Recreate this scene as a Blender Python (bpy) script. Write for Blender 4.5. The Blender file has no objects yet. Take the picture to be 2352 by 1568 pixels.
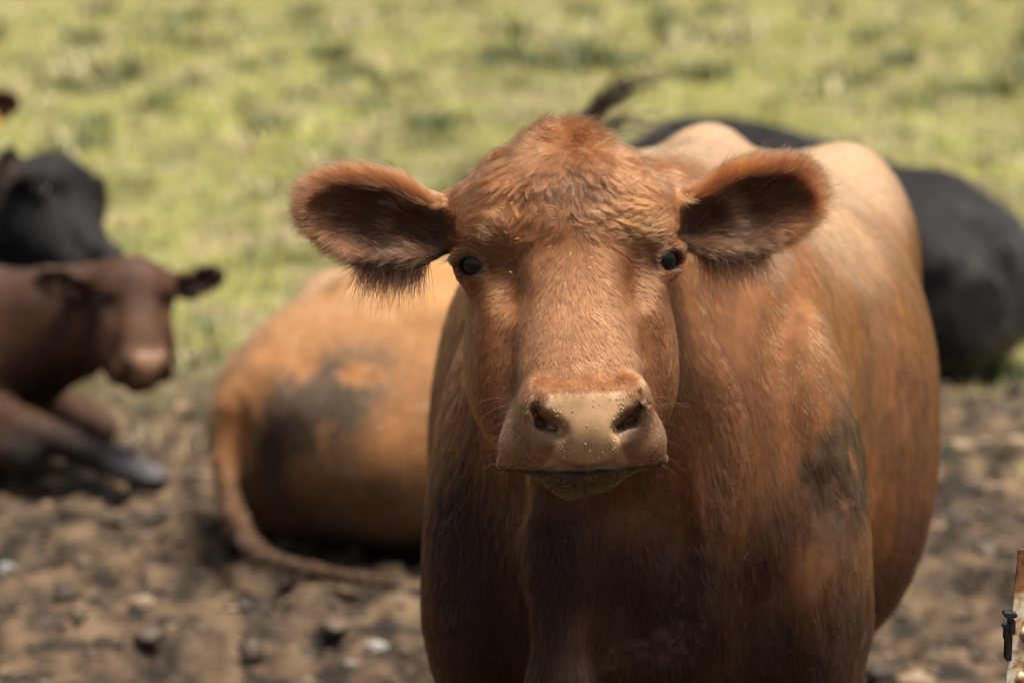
import bpy, bmesh, math
import numpy as np
from mathutils import Vector, Matrix, kdtree

PI = math.pi
scene = bpy.context.scene
COL = scene.collection
rng = np.random.default_rng(7)

# ------------------------------------------------------------------ camera
CAM_Z, PITCH, FPX = 1.70, math.radians(10.0), 2352 * 85.0 / 36.0
cam_d = bpy.data.cameras.new("camera")
cam = bpy.data.objects.new("camera", cam_d)
COL.objects.link(cam)
cam.location = (0, 0, CAM_Z)
cam.rotation_euler = (PI / 2 - PITCH, 0, 0)
cam_d.lens = 85.0
cam_d.sensor_width = 36.0
cam_d.clip_start = 0.05
cam_d.clip_end = 3000
cam_d.dof.use_dof = True
cam_d.dof.focus_distance = 3.10
cam_d.dof.aperture_fstop = 2.8
scene.camera = cam

# ------------------------------------------------------------------ sky and sun
SUN_DIR = Vector((0.27, -0.16, 0.95)).normalized()      # from the ground towards the sun
SUN_EL = math.asin(SUN_DIR.z)
SUN_AZ = math.atan2(SUN_DIR.x, SUN_DIR.y)
world = bpy.data.worlds.new("World")
scene.world = world
world.use_nodes = True
wn, wl = world.node_tree.nodes, world.node_tree.links
wn.clear()
sky = wn.new("ShaderNodeTexSky")
sky.sky_type = 'NISHITA'
sky.sun_disc = False
sky.sun_elevation = SUN_EL
sky.sun_rotation = SUN_AZ
sky.air_density = 1.0
sky.dust_density = 4.0
sky.ozone_density = 1.0
hs = wn.new("ShaderNodeHueSaturation")
hs.inputs['Saturation'].default_value = 0.35
bg = wn.new("ShaderNodeBackground")
bg.inputs['Strength'].default_value = 0.05
wo = wn.new("ShaderNodeOutputWorld")
wl.new(sky.outputs[0], hs.inputs['Color'])
wl.new(hs.outputs[0], bg.inputs['Color'])
wl.new(bg.outputs[0], wo.inputs['Surface'])
sun_d = bpy.data.lights.new("sun", 'SUN')
sun_d.energy = 3.6
sun_d.angle = math.radians(20.0)
sun_d.color = (1.0, 0.90, 0.76)
sun = bpy.data.objects.new("sun", sun_d)
COL.objects.link(sun)
sun.rotation_euler = SUN_DIR.to_track_quat('Z', 'Y').to_euler()

vs = scene.view_settings
vs.view_transform = 'Standard'
vs.look = 'None'
vs.exposure = 1.36
vs.gamma = 1.0
vs.use_curve_mapping = False
scene.render.engine = 'CYCLES'
scene.cycles.use_denoising = True
scene.cycles.max_bounces = 8
scene.cycles.transparent_max_bounces = 8
scene.cycles.sample_clamp_indirect = 4.0
scene.cycles_curves.shape = 'RIBBONS'
scene.cycles_curves.subdivisions = 2

# ------------------------------------------------------------------ small helpers
CP, SP = math.cos(PITCH), math.sin(PITCH)
def W(u, v, Y):
    """world point at depth Y that the photograph shows at (u, v) of its 2352 x 1568 view"""
    x, y = (u - 1176) / FPX, (784 - v) / FPX
    d = np.array([x, CP + y * SP, -SP + y * CP])
    return np.array([0, 0, CAM_Z]) + d * (Y / d[1])

_perm = rng.permutation(256)
_vals = rng.random(256).astype(np.float32)
def vnoise(p, f=1.0, seed=0):
    """value noise 0..1"""
    q = np.asarray(p, np.float32) * f + seed * 17.31
    i = np.floor(q).astype(np.int64)
    t = q - i
    t = t * t * (3 - 2 * t)
    def h(a, b, c):
        return _vals[_perm[(_perm[(_perm[a & 255] + b) & 255] + c) & 255]]
    x0, y0, z0 = i[..., 0], i[..., 1], i[..., 2]
    r = 0
    for dx in (0, 1):
        wx = t[..., 0] if dx else 1 - t[..., 0]
        for dy in (0, 1):
            wy = t[..., 1] if dy else 1 - t[..., 1]
            for dz in (0, 1):
                wz = t[..., 2] if dz else 1 - t[..., 2]
                r = r + wx * wy * wz * h(x0 + dx, y0 + dy, z0 + dz)
    return r
def fbm(p, f=1.0, seed=0, octv=3):
    r, a, s = 0, 1.0, 0
    for o in range(octv):
        r = r + a * vnoise(p, f * 2 ** o, seed + o * 3)
        s += a
        a *= 0.5
    return r / s
def sstep(a, b, x):
    t = np.clip((x - a) / (b - a), 0, 1)
    return t * t * (3 - 2 * t)
def lerp(a, b, t):
    return a + (b - a) * t
def unit(v):
    v = np.asarray(v, float)
    return v / np.maximum(np.linalg.norm(v, axis=-1, keepdims=True), 1e-9)
def smooth_table(ks, vals, n=240):
    """monotone-ish cubic resampling of a profile"""
    ks, vals = np.asarray(ks, float), np.asarray(vals, float)
    if ks[0] > ks[-1]:
        ks, vals = ks[::-1], vals[::-1]
    x = np.linspace(ks[0], ks[-1], n)
    m = np.zeros_like(vals)
    dl = np.diff(vals) / np.diff(ks)
    m[1:-1] = np.where(dl[1:] * dl[:-1] > 0, 2 * dl[1:] * dl[:-1] / (dl[1:] + dl[:-1] + 1e-12), 0)
    m[0], m[-1] = dl[0], dl[-1]
    i = np.clip(np.searchsorted(ks, x) - 1, 0, len(ks) - 2)
    h = ks[i + 1] - ks[i]
    t = (x - ks[i]) / h
    y = ((1 + 2 * t) * (1 - t) ** 2 * vals[i] + t * (1 - t) ** 2 * h * m[i]
         + t * t * (3 - 2 * t) * vals[i + 1] + t * t * (t - 1) * h * m[i + 1])
    return x, y

def smooth_eval(ks, vals, q):
    xs_, ys_ = smooth_table(ks, vals)
    return np.interp(q, xs_, ys_)

# ------------------------------------------------------------------ implicit modelling
class EL:
    def __init__(s, c, r, R=None):
        s.c, s.r, s.R = np.array(c, float), np.array(r, float), R
        e = s.r if R is None else np.full(3, s.r.max())
        s.lo, s.hi = s.c - e, s.c + e
    def __call__(s, p):
        q = p - s.c
        if s.R is not None:
            q = q @ s.R
        a = q / s.r
        k0 = np.sqrt((a * a).sum(-1))
        b = a / s.r
        k1 = np.sqrt((b * b).sum(-1))
        return np.where(k1 > 1e-6, k0 * (k0 - 1) / np.maximum(k1, 1e-6), -s.r.min())
class RC:
    def __init__(s, a, b, ra, rb):
        s.a, s.b, s.ra, s.rb = np.array(a, float), np.array(b, float), ra, rb
        s.lo = np.minimum(s.a - ra, s.b - rb)
        s.hi = np.maximum(s.a + ra, s.b + rb)
    def __call__(s, p):
        ab = s.b - s.a
        h = np.clip(((p - s.a) @ ab) / max(ab @ ab, 1e-12), 0, 1)
        q = p - s.a - h[..., None] * ab
        return np.sqrt((q * q).sum(-1)) - (s.ra + (s.rb - s.ra) * h)
class CUP:
    """ellipsoid hollowed by another: the shell of an ear"""
    def __init__(s, a, b, k):
        s.a, s.b, s.k = a, b, k
        s.lo, s.hi = a.lo, a.hi
    def __call__(s, p):
        return smax(s.a(p), -s.b(p), s.k)
class LOFT:
    """superellipse sections along one local axis (0, 1 or 2). rows: (t, half width, centre of the width, front, back)"""
    def __init__(s, axis, wid, dep, rows, e=2.2, e2=None):
        rows = np.array(rows, float)
        s.axis, s.wid, s.dep, s.e = axis, wid, dep, e
        s.t, s.w = smooth_table(rows[:, 0], rows[:, 1])
        _, s.x0 = smooth_table(rows[:, 0], rows[:, 2])
        _, s.f = smooth_table(rows[:, 0], rows[:, 3])
        _, s.b = smooth_table(rows[:, 0], rows[:, 4])
        s.m = None
        if rows.shape[1] > 5:
            _, s.m = smooth_table(rows[:, 0], rows[:, 5])
        s.lo, s.hi = np.zeros(3), np.zeros(3)
        s.lo[axis], s.hi[axis] = s.t[0], s.t[-1]
        s.lo[wid], s.hi[wid] = (s.x0 - s.w).min(), (s.x0 + s.w).max()
        s.lo[dep], s.hi[dep] = s.b.min(), s.f.max()
    def __call__(s, p):
        t = p[..., s.axis]
        w = np.interp(t, s.t, s.w)
        x = p[..., s.wid] - np.interp(t, s.t, s.x0)
        f, b = np.interp(t, s.t, s.f), np.interp(t, s.t, s.b)
        mid = (f + b) / 2 if s.m is None else np.interp(t, s.t, s.m)
        z = p[..., s.dep] - mid
        h = np.where(z > 0, f - mid, mid - b)
        q = ((np.abs(x) / w) ** s.e + (np.abs(z) / h) ** s.e) ** (1 / s.e)
        d = (q - 1) * np.minimum(w, h)
        dt = np.maximum(np.maximum(s.t[0] - t, t - s.t[-1]), 0)
        return np.where(dt > 0, np.sqrt(np.maximum(d, 0) ** 2 + dt * dt), d)
def smin(a, b, k):
    if k <= 0:
        return np.minimum(a, b)
    h = np.clip(0.5 + 0.5 * (b - a) / k, 0, 1)
    return b * (1 - h) + a * h - k * h * (1 - h)
def smax(a, b, k):
    return -smin(-a, -b, k)
class Frame:
    def __init__(s, o, R, sc=1.0):
        s.o, s.R, s.sc = np.array(o, float), np.array(R, float), sc     # columns of R: local axes in the parent
    def local(s, p):
        return ((p - s.o) @ s.R) / s.sc
    def world(s, q):
        return (np.asarray(q, float) * s.sc) @ s.R.T + s.o
class Shape:
    def __init__(s):
        s.ops = []
    def add(s, prim, k=0.03, mode='u', fr=None):
        lo, hi = prim.lo - k, prim.hi + k
        if fr is not None:
            c = np.array([[x, y, z] for x in (lo[0], hi[0]) for y in (lo[1], hi[1]) for z in (lo[2], hi[2])])
            c = fr.world(c)
            lo, hi = c.min(0), c.max(0)
        s.ops.append((prim, k, mode, fr, lo - 0.03, hi + 0.03))
    def _apply(s, d, pts, op):
        prim, k, mode, fr = op[:4]
        sc = 1.0
        if fr is not None:
            pts = fr.local(pts)
            sc = fr.sc
        v = prim(pts) * sc
        return smin(d, v, k * sc) if mode == 'u' else smax(d, -v, k * sc)
    def grid(s, h):
        lo = np.min([o[4] for o in s.ops if o[2] == 'u'], axis=0)
        hi = np.max([o[5] for o in s.ops if o[2] == 'u'], axis=0)
        ax = [np.arange(lo[i], hi[i] + h, h) for i in range(3)]
        D = np.full([len(a) for a in ax], 0.5, np.float32)
        for op in s.ops:
            sl = []
            for i in range(3):
                a, b = np.searchsorted(ax[i], [op[4][i], op[5][i]])
                sl.append(slice(a, max(b, a + 1)))
            sl = tuple(sl)
            sub = [ax[i][sl[i]] for i in range(3)]
            if min(len(q) for q in sub) == 0:
                continue
            P = np.stack(np.meshgrid(*sub, indexing='ij'), -1)
            D[sl] = s._apply(D[sl], P, op)
        return ax, D
    def at(s, p):
        d = np.full(len(p), 0.5)
        for op in s.ops:
            m = np.all((p >= op[4]) & (p <= op[5]), axis=1)
            if m.any():
                d[m] = s._apply(d[m], p[m], op)
        return d
    def grad(s, p, e=0.002):
        g = np.zeros_like(p)
        for k in np.array([[1, -1, -1], [-1, -1, 1], [-1, 1, -1], [1, 1, 1]], float):
            g += k * s.at(p + e * k)[:, None]
        return g / (4 * e)
    def project(s, p, it=3, lim=0.01):
        for _ in range(it):
            d, g = s.at(p), s.grad(p)
            st = g * (d / np.maximum((g * g).sum(1), 0.05))[:, None]
            n = np.linalg.norm(st, axis=1, keepdims=True)
            p = p - st * np.minimum(1, lim / np.maximum(n, 1e-9))
        return p

def surface_nets(ax, D):
    S = D < 0
    nx, ny, nz = D.shape
    cnt = np.zeros((nx - 1, ny - 1, nz - 1), np.int8)
    for a in (0, 1):
        for b in (0, 1):
            for c in (0, 1):
                cnt += S[a:nx - 1 + a, b:ny - 1 + b, c:nz - 1 + c]
    act = (cnt > 0) & (cnt < 8)
    ids = np.full(act.shape, -1, np.int64)
    I = np.argwhere(act)
    ids[act] = np.arange(len(I))
    h = ax[0][1] - ax[0][0]
    acc, num = np.zeros((len(I), 3)), np.zeros(len(I))
    cs = [(a, b, c) for a in (0, 1) for b in (0, 1) for c in (0, 1)]
    for p in cs:
        for q in cs:
            if sum(q) - sum(p) == 1 and sum(abs(q[i] - p[i]) for i in range(3)) == 1:
                v0 = D[I[:, 0] + p[0], I[:, 1] + p[1], I[:, 2] + p[2]]
                v1 = D[I[:, 0] + q[0], I[:, 1] + q[1], I[:, 2] + q[2]]
                m = (v0 < 0) != (v1 < 0)
                t = v0 / np.where(m, v0 - v1, 1)
                pt = np.array(p) + t[:, None] * (np.array(q) - np.array(p))
                acc[m] += pt[m]
                num += m
    V = (I + acc / num[:, None]) * h + np.array([a[0] for a in ax])
    F = []
    for d in range(3):
        e = [1 if i == d else 0 for i in range(3)]
        A = S[:nx - e[0], :ny - e[1], :nz - e[2]]
        B = S[e[0]:, e[1]:, e[2]:]
        o1, o2 = (d + 1) % 3, (d + 2) % 3
        E = np.argwhere(A != B)
        E = E[(E[:, o1] > 0) & (E[:, o2] > 0) & (E[:, o1] < D.shape[o1] - 1) & (E[:, o2] < D.shape[o2] - 1)]
        inside = A[E[:, 0], E[:, 1], E[:, 2]]
        u1, u2 = np.eye(3, dtype=int)[o1], np.eye(3, dtype=int)[o2]
        g = lambda c: ids[c[:, 0], c[:, 1], c[:, 2]]
        q = np.stack([g(E - u1 - u2), g(E - u2), g(E), g(E - u1)], 1)
        q[~inside] = q[~inside][:, ::-1]
        F.append(q)
    return V, np.concatenate(F)

def vert_normals(V, F):
    n = np.cross(V[F[:, 2]] - V[F[:, 0]], V[F[:, 3 if F.shape[1] > 3 else 1]] - V[F[:, 1 if F.shape[1] > 3 else 0]])
    N = np.zeros_like(V)
    for j in range(F.shape[1]):
        np.add.at(N, F[:, j], n)
    return unit(N)

# ------------------------------------------------------------------ object helpers
def mesh_obj(name, V, F, mat, parent=None, smooth=True, cols=None, attrs=None, origin=None):
    me = bpy.data.meshes.new(name)
    V = np.asarray(V, float)
    if origin is not None:
        V = V - np.asarray(origin)
    F = [tuple(f) for f in F] if not isinstance(F, np.ndarray) else F
    if isinstance(F, np.ndarray):
        nf, k = F.shape
        me.vertices.add(len(V))
        me.vertices.foreach_set("co", V.astype(np.float32).ravel())
        me.loops.add(nf * k)
        me.loops.foreach_set("vertex_index", F.astype(np.int32).ravel())
        me.polygons.add(nf)
        me.polygons.foreach_set("loop_start", np.arange(0, nf * k, k, dtype=np.int32))
        me.update(calc_edges=True)
    else:
        me.from_pydata([tuple(v) for v in V], [], F)
        me.update()
    if smooth:
        me.polygons.foreach_set("use_smooth", np.ones(len(me.polygons), bool))
    if cols is not None:
        a = me.color_attributes.new("Col", 'FLOAT_COLOR', 'POINT')
        c = np.ones((len(V), 4), np.float32)
        c[:, :3] = cols
        a.data.foreach_set("color", c.ravel())
    for k, v in (attrs or {}).items():
        a = me.attributes.new(k, 'FLOAT', 'POINT')
        a.data.foreach_set("value", np.asarray(v, np.float32))
    if mat is not None:
        me.materials.append(mat)
    o = bpy.data.objects.new(name, me)
    COL.objects.link(o)
    if origin is not None and parent is None:
        o.location = origin
    if parent is not None:
        o.parent = parent
        if origin is not None:
            o.location = np.asarray(origin) - np.array(parent.location)
        else:
            o.location = -np.array(parent.location)
    return o
def tag(o, label, cat, group=None, kind=None):
    if label: o['label'] = label
    if cat: o['category'] = cat
    if group: o['group'] = group
    if kind: o['kind'] = kind
    return o
def curves_obj(name, P, rad, mat, parent=None, cols=None, kind=None):
    """P: strands x points x 3 in world space, rad: strands x points"""
    n, k = P.shape[:2]
    if parent is not None:
        P = P - np.array(parent.location)
    cu = bpy.data.hair_curves.new(name)
    cu.add_curves([k] * n)
    cu.attributes['position'].data.foreach_set('vector', P.astype(np.float32).ravel())
    a = cu.attributes.get('radius') or cu.attributes.new('radius', 'FLOAT', 'POINT')
    a.data.foreach_set('value', rad.astype(np.float32).ravel())
    if cols is not None:
        a = cu.attributes.new('Col', 'FLOAT_COLOR', 'CURVE')
        c = np.ones((n, 4), np.float32)
        c[:, :3] = cols
        a.data.foreach_set('color', c.ravel())
    cu.materials.append(mat)
    o = bpy.data.objects.new(name, cu)
    COL.objects.link(o)
    if parent is not None:
        o.parent = parent
    if kind:
        o['kind'] = kind
    return o

# ------------------------------------------------------------------ materials
def new_mat(name):
    m = bpy.data.materials.new(name)
    m.use_nodes = True
    nt = m.node_tree
    b = nt.nodes.get("Principled BSDF")
    return m, nt, b
def attr_node(nt, name):
    a = nt.nodes.new("ShaderNodeAttribute")
    a.attribute_name = name
    return a
def hide_mat(name, rough=0.75, spec=0.2, bump=0.3, scale=60):
    m, nt, b = new_mat(name)
    a = attr_node(nt, "Col")
    tc = nt.nodes.new("ShaderNodeTexCoord")
    mp = nt.nodes.new("ShaderNodeMapping")
    mp.inputs['Scale'].default_value = (1, 1, 0.35)
    n = nt.nodes.new("ShaderNodeTexNoise")
    n.inputs['Scale'].default_value = scale
    n.inputs['Detail'].default_value = 4
    nt.links.new(tc.outputs['Object'], mp.inputs[0])
    nt.links.new(mp.outputs[0], n.inputs['Vector'])
    r = nt.nodes.new("ShaderNodeMapRange")
    r.inputs[1].default_value, r.inputs[2].default_value = 0.25, 0.75
    r.inputs[3].default_value, r.inputs[4].default_value = 0.75, 1.2
    nt.links.new(n.outputs['Fac'], r.inputs[0])
    mx = nt.nodes.new("ShaderNodeVectorMath")
    mx.operation = 'SCALE'
    nt.links.new(a.outputs['Color'], mx.inputs[0])
    nt.links.new(r.outputs[0], mx.inputs['Scale'])
    nt.links.new(mx.outputs[0], b.inputs['Base Color'])
    wet = attr_node(nt, "wet")
    rr = nt.nodes.new("ShaderNodeMapRange")
    rr.inputs[3].default_value, rr.inputs[4].default_value = rough, 0.24
    nt.links.new(wet.outputs['Fac'], rr.inputs[0])
    nt.links.new(rr.outputs[0], b.inputs['Roughness'])
    sp_ = nt.nodes.new("ShaderNodeMapRange")
    sp_.inputs[3].default_value, sp_.inputs[4].default_value = spec, 0.6
    nt.links.new(wet.outputs['Fac'], sp_.inputs[0])
    nt.links.new(sp_.outputs[0], b.inputs['Specular IOR Level'])
    bp = nt.nodes.new("ShaderNodeBump")
    bp.inputs['Strength'].default_value = bump
    bp.inputs['Distance'].default_value = 0.004
    vo = nt.nodes.new("ShaderNodeTexVoronoi")
    vo.inputs['Scale'].default_value = 260
    nt.links.new(tc.outputs['Object'], vo.inputs['Vector'])
    mh = nt.nodes.new("ShaderNodeMix")
    mh.data_type = 'FLOAT'
    nt.links.new(wet.outputs['Fac'], mh.inputs['Factor'])
    nt.links.new(n.outputs['Fac'], mh.inputs['A'])
    vs_ = nt.nodes.new("ShaderNodeMath")
    vs_.operation = 'MULTIPLY'
    vs_.inputs[1].default_value = 0.10
    nt.links.new(vo.outputs['Distance'], vs_.inputs[0])
    nt.links.new(vs_.outputs[0], mh.inputs['B'])
    nt.links.new(mh.outputs['Result'], bp.inputs['Height'])
    nt.links.new(bp.outputs[0], b.inputs['Normal'])
    return m
def hair_mat(name, rough=0.38):
    m = bpy.data.materials.new(name)
    m.use_nodes = True
    nt = m.node_tree
    nt.nodes.clear()
    out = nt.nodes.new("ShaderNodeOutputMaterial")
    h = nt.nodes.new("ShaderNodeBsdfHairPrincipled")
    h.parametrization = 'COLOR'
    h.inputs['Roughness'].default_value = rough
    h.inputs['Radial Roughness'].default_value = 0.6
    h.inputs['IOR'].default_value = 1.36
    a = attr_node(nt, "Col")
    nt.links.new(a.outputs['Color'], h.inputs['Color'])
    nt.links.new(h.outputs[0], out.inputs['Surface'])
    return m
def plain_mat(name, col, rough=0.6, metal=0.0, spec=0.5, noise=None):
    m, nt, b = new_mat(name)
    b.inputs['Base Color'].default_value = (*col, 1)
    b.inputs['Roughness'].default_value = rough
    b.inputs['Metallic'].default_value = metal
    b.inputs['Specular IOR Level'].default_value = spec
    if noise:
        n = nt.nodes.new("ShaderNodeTexNoise")
        n.inputs['Scale'].default_value = noise[0]
        n.inputs['Detail'].default_value = 5
        tc = nt.nodes.new("ShaderNodeTexCoord")
        nt.links.new(tc.outputs['Object'], n.inputs['Vector'])
        cr = nt.nodes.new("ShaderNodeValToRGB")
        cr.color_ramp.elements[0].position, cr.color_ramp.elements[1].position = 0.35, 0.68
        cr.color_ramp.elements[0].color = (*col, 1)
        cr.color_ramp.elements[1].color = (*noise[1], 1)
        nt.links.new(n.outputs['Fac'], cr.inputs[0])
        nt.links.new(cr.outputs[0], b.inputs['Base Color'])
        bp = nt.nodes.new("ShaderNodeBump")
        bp.inputs['Strength'].default_value = 0.4
        bp.inputs['Distance'].default_value = 0.003
        nt.links.new(n.outputs['Fac'], bp.inputs['Height'])
        nt.links.new(bp.outputs[0], b.inputs['Normal'])
    return m
M_HIDE = hide_mat("hide")
M_FUR = hair_mat("fur")
M_LASH = plain_mat("dark_lash_hair", (0.02, 0.012, 0.008), 0.5)
M_WHISKER = plain_mat("pale_whisker", (0.16, 0.09, 0.05), 0.45)
M_TAG = plain_mat("yellow_plastic", (0.75, 0.42, 0.04), 0.45)

# ------------------------------------------------------------------ ground
def mud_mask(x, y):
    p = np.stack([x, y, np.zeros_like(x)], -1)
    n = fbm(p, 0.55, 3, 4) - 0.5
    return 1 - sstep(7.9, 11.6, y + 6.5 * n + 0.10 * np.maximum(x, 0))
def ground_height(x, y):
    p = np.stack([x, y, np.zeros_like(x)], -1)
    m = mud_mask(x, y)
    near = 1 - sstep(30, 60, np.hypot(x, y))
    h = 0.10 * (fbm(p, 0.35, 11, 3) - 0.5) * near
    rough = 0.22 * (fbm(p, 4.5, 21, 3) - 0.5) + 0.42 * (fbm(p, 14.0, 22, 3) - 0.5)
    pits = sstep(0.60, 0.78, vnoise(p, 6.5, 31)) * 0.6 + 0.8 * sstep(0.62, 0.80, vnoise(p, 12.0, 32))
    lumps = sstep(0.62, 0.85, vnoise(p, 9.0, 41))
    h = h + near * m * (0.13 * rough - 0.07 * pits + 0.045 * lumps) + near * (1 - m) * 0.16 * (fbm(p, 1.8, 51, 3) - 0.5)
    flat = np.exp(-((x - 0.25) ** 2 / 0.5 + (y - 4.0) ** 2 / 1.2))
    return h * (1 - 0.6 * flat)
def axis_coords(lo, hi, step, far, g=1.12):
    c = list(np.arange(lo, hi, step))
    s = step
    while c[-1] < far:
        s *= g
        c.append(c[-1] + s)
    s = step
    while c[0] > -far:
        s *= g
        c.insert(0, c[0] - s)
    return np.array(c)
gx = axis_coords(-3.2, 3.2, 0.022, 900)
gy = axis_coords(3.4, 12.5, 0.026, 900)
X, Y = np.meshgrid(gx, gy, indexing='ij')
Zg = ground_height(X, Y)
GV = np.stack([X, Y, Zg], -1).reshape(-1, 3)
ni, nj = X.shape
ii = np.arange(ni * nj).reshape(ni, nj)
GF = np.stack([ii[:-1, :-1], ii[1:, :-1], ii[1:, 1:], ii[:-1, 1:]], -1).reshape(-1, 4)
def ground_mat():
    m, nt, b = new_mat("field_soil")
    geo = nt.nodes.new("ShaderNodeNewGeometry")
    mud = attr_node(nt, "mud")
    def noise(s, d=5):
        n = nt.nodes.new("ShaderNodeTexNoise")
        n.inputs['Scale'].default_value = s
        n.inputs['Detail'].default_value = d
        nt.links.new(geo.outputs['Position'], n.inputs['Vector'])
        return n
    def ramp(n, stops):
        c = nt.nodes.new("ShaderNodeValToRGB")
        e = c.color_ramp.elements
        while len(e) < len(stops):
            e.new(0.5)
        for el, (p, col) in zip(e, stops):
            el.position = p
            el.color = (*col, 1)
        nt.links.new(n.outputs['Fac'], c.inputs[0])
        return c
    mudc = ramp(noise(9.0, 9), [(0.38, (0.012, 0.009, 0.006)), (0.47, (0.040, 0.026, 0.016)), (0.58, (0.088, 0.058, 0.034)), (0.76, (0.150, 0.102, 0.061))])
    grc = ramp(noise(2.4, 7), [(0.30, (0.045, 0.05, 0.022)), (0.5, (0.155, 0.15, 0.062)), (0.7, (0.24, 0.205, 0.115))])
    mx = nt.nodes.new("ShaderNodeMix")
    mx.data_type = 'RGBA'
    nt.links.new(mud.outputs['Fac'], mx.inputs['Factor'])
    nt.links.new(grc.outputs[0], mx.inputs['A'])
    nt.links.new(mudc.outputs[0], mx.inputs['B'])
    nt.links.new(mx.outputs['Result'], b.inputs['Base Color'])
    b.inputs['Roughness'].default_value = 0.8
    b.inputs['Specular IOR Level'].default_value = 0.25
    bp = nt.nodes.new("ShaderNodeBump")
    bp.inputs['Strength'].default_value = 0.6
    bp.inputs['Distance'].default_value = 0.02
    nt.links.new(noise(28, 6).outputs['Fac'], bp.inputs['Height'])
    nt.links.new(bp.outputs[0], b.inputs['Normal'])
    return m
ground = mesh_obj("ground", GV, GF, ground_mat(), attrs={"mud": mud_mask(X, Y).ravel()})
ground['kind'] = 'structure'
def gz(x, y):
    return float(ground_height(np.array([float(x)]), np.array([float(y)]))[0])

# ------------------------------------------------------------------ the head, in its own frame: x across, u up the picture of the face, c out of it
EARX, EARU = 0.247, 0.062
def ear_off(x, u):
    return u - EARU - 0.27 * (np.abs(x) - EARX)
EYEX, EYEU, EYEC = 0.1195, -0.001, -0.0515
def add_head(S, fr, ear_roll=(0.0, 0.0), hollow=True, cup=True):
    A = lambda prim, k=0.03, mode='u': S.add(prim, k, mode, fr)
    # skull and cheeks: (u, half width, 0, front, back)
    A(LOFT(1, 0, 2, [(0.150, 0.040, 0, -0.085, -0.15), (0.140, 0.074, 0, -0.068, -0.19), (0.118, 0.110, 0, -0.043, -0.23), (0.085, 0.131, 0, -0.022, -0.26),
                     (0.05, 0.137, 0, -0.010, -0.28), (0.0, 0.132, 0, -0.012, -0.29), (-0.05, 0.130, 0, -0.012, -0.285), (-0.10, 0.130, 0, 0.005, -0.26),
                     (-0.15, 0.125, 0, 0.024, -0.22), (-0.20, 0.113, 0, 0.048, -0.15), (-0.252, 0.096, 0, 0.046, -0.06)], e=2.5), 0.02)
    # nasal bridge
    A(LOFT(1, 0, 2, [(0.09, 0.090, 0, -0.012, -0.12), (0.05, 0.088, 0, 0.006, -0.12), (0.0, 0.080, 0, 0.024, -0.10), (-0.05, 0.074, 0, 0.047, -0.08),
                     (-0.10, 0.076, 0, 0.076, -0.05), (-0.14, 0.080, 0, 0.098, -0.02), (-0.175, 0.078, 0, 0.110, 0.0), (-0.20, 0.076, 0, 0.108, 0.0)], e=2.3), 0.03)
    # forehead
    A(EL((0, 0.080, -0.073), (0.086, 0.062, 0.064)), 0.05)
    A(EL((-0.008, 0.140, -0.078), (0.036, 0.017, 0.026)), 0.03)
    for sx in (-1, 1):
        A(EL((sx * 0.096, 0.046, -0.060), (0.040, 0.036, 0.040)), 0.05)           # brow
        A(RC((sx * 0.078, 0.040, -0.030), (sx * 0.118, 0.026, -0.038), 0.013, 0.011), 0.03)
        A(EL((sx * 0.122, 0.0, -0.066), (0.028, 0.030, 0.030)), 0.014)             # round the eye
        A(EL((sx * 0.092, -0.028, 0.010), (0.016, 0.030, 0.014)), 0.03, 's')      # hollow in front of the eye
        A(EL((sx * 0.104, -0.095, -0.045), (0.022, 0.070, 0.045)), 0.05)           # cheek bone
        A(EL((sx * 0.112, -0.125, 0.036), (0.016, 0.040, 0.016)), 0.03, 's')      # hollow above the lips
        A(EL((sx * 0.085, -0.16, -0.06), (0.04, 0.07, 0.06)), 0.04)                # jaw muscle
        # eye opening and lids
        look, tan_, up_ = np.array([sx * 0.62, 0, 0.785]), np.array([sx * 0.785, 0, -0.62]), np.array([0, 1.0, 0])
        ec = np.array([sx * EYEX, EYEU, EYEC])
        A(EL(ec + look * 0.016 - up_ * 0.0025, (0.0225, 0.0165, 0.020), np.stack([tan_, up_, look], 1)), 0.005, 's')
        arc = lambda f, rx, ry, o: ec + look * o + tan_ * (rx * math.cos(math.radians(f))) + up_ * (ry * math.sin(math.radians(f)))
        for f0, f1, r0, r1 in ((168, 130, 0.004, 0.0070), (130, 90, 0.0070, 0.0085), (90, 50, 0.0085, 0.0080), (50, 8, 0.0080, 0.0055)):
            A(RC(arc(f0, 0.0255, 0.0180, 0.0165), arc(f1, 0.0255, 0.0180, 0.0165), r0, r1), 0.005)
        A(RC(arc(50, 0.0255, 0.0180, 0.0165), arc(15, 0.036, 0.022, 0.010), 0.006, 0.003), 0.006)
        for f0, f1, r0, r1 in ((192, 230, 0.0035, 0.0045), (230, 270, 0.0045, 0.005), (270, 310, 0.005, 0.0045), (310, 345, 0.0045, 0.004)):
            A(RC(arc(f0, 0.0250, 0.0210, 0.0135), arc(f1, 0.0250, 0.0210, 0.0135), r0, r1), 0.004)
    # muzzle
    A(EL((0, -0.207, 0.055), (0.088, 0.055, 0.058)), 0.025)
    A(EL((0, -0.20, 0.080), (0.066, 0.052, 0.056)), 0.02)
    for sx in (-1, 1):
        A(EL((sx * 0.064, -0.232, 0.054), (0.042, 0.034, 0.044)), 0.022)
        A(RC((sx * 0.085, -0.246, 0.050), (sx * 0.101, -0.257, 0.040), 0.016, 0.009), 0.014)           # lips
        A(EL((sx * 0.057, -0.183, 0.098), (0.026, 0.036, 0.032)), 0.018)           # nostril wing
    A(EL((0, -0.205, 0.107), (0.047, 0.050, 0.030)), 0.016)                        # nose leather
    A(EL((0, -0.172, 0.112), (0.056, 0.014, 0.018)), 0.014)
    # lower lip and chin
    A(EL((0, -0.269, 0.046), (0.066, 0.014, 0.042)), 0.008)
    A(EL((0, -0.277, 0.026), (0.046, 0.020, 0.046)), 0.02)
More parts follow.
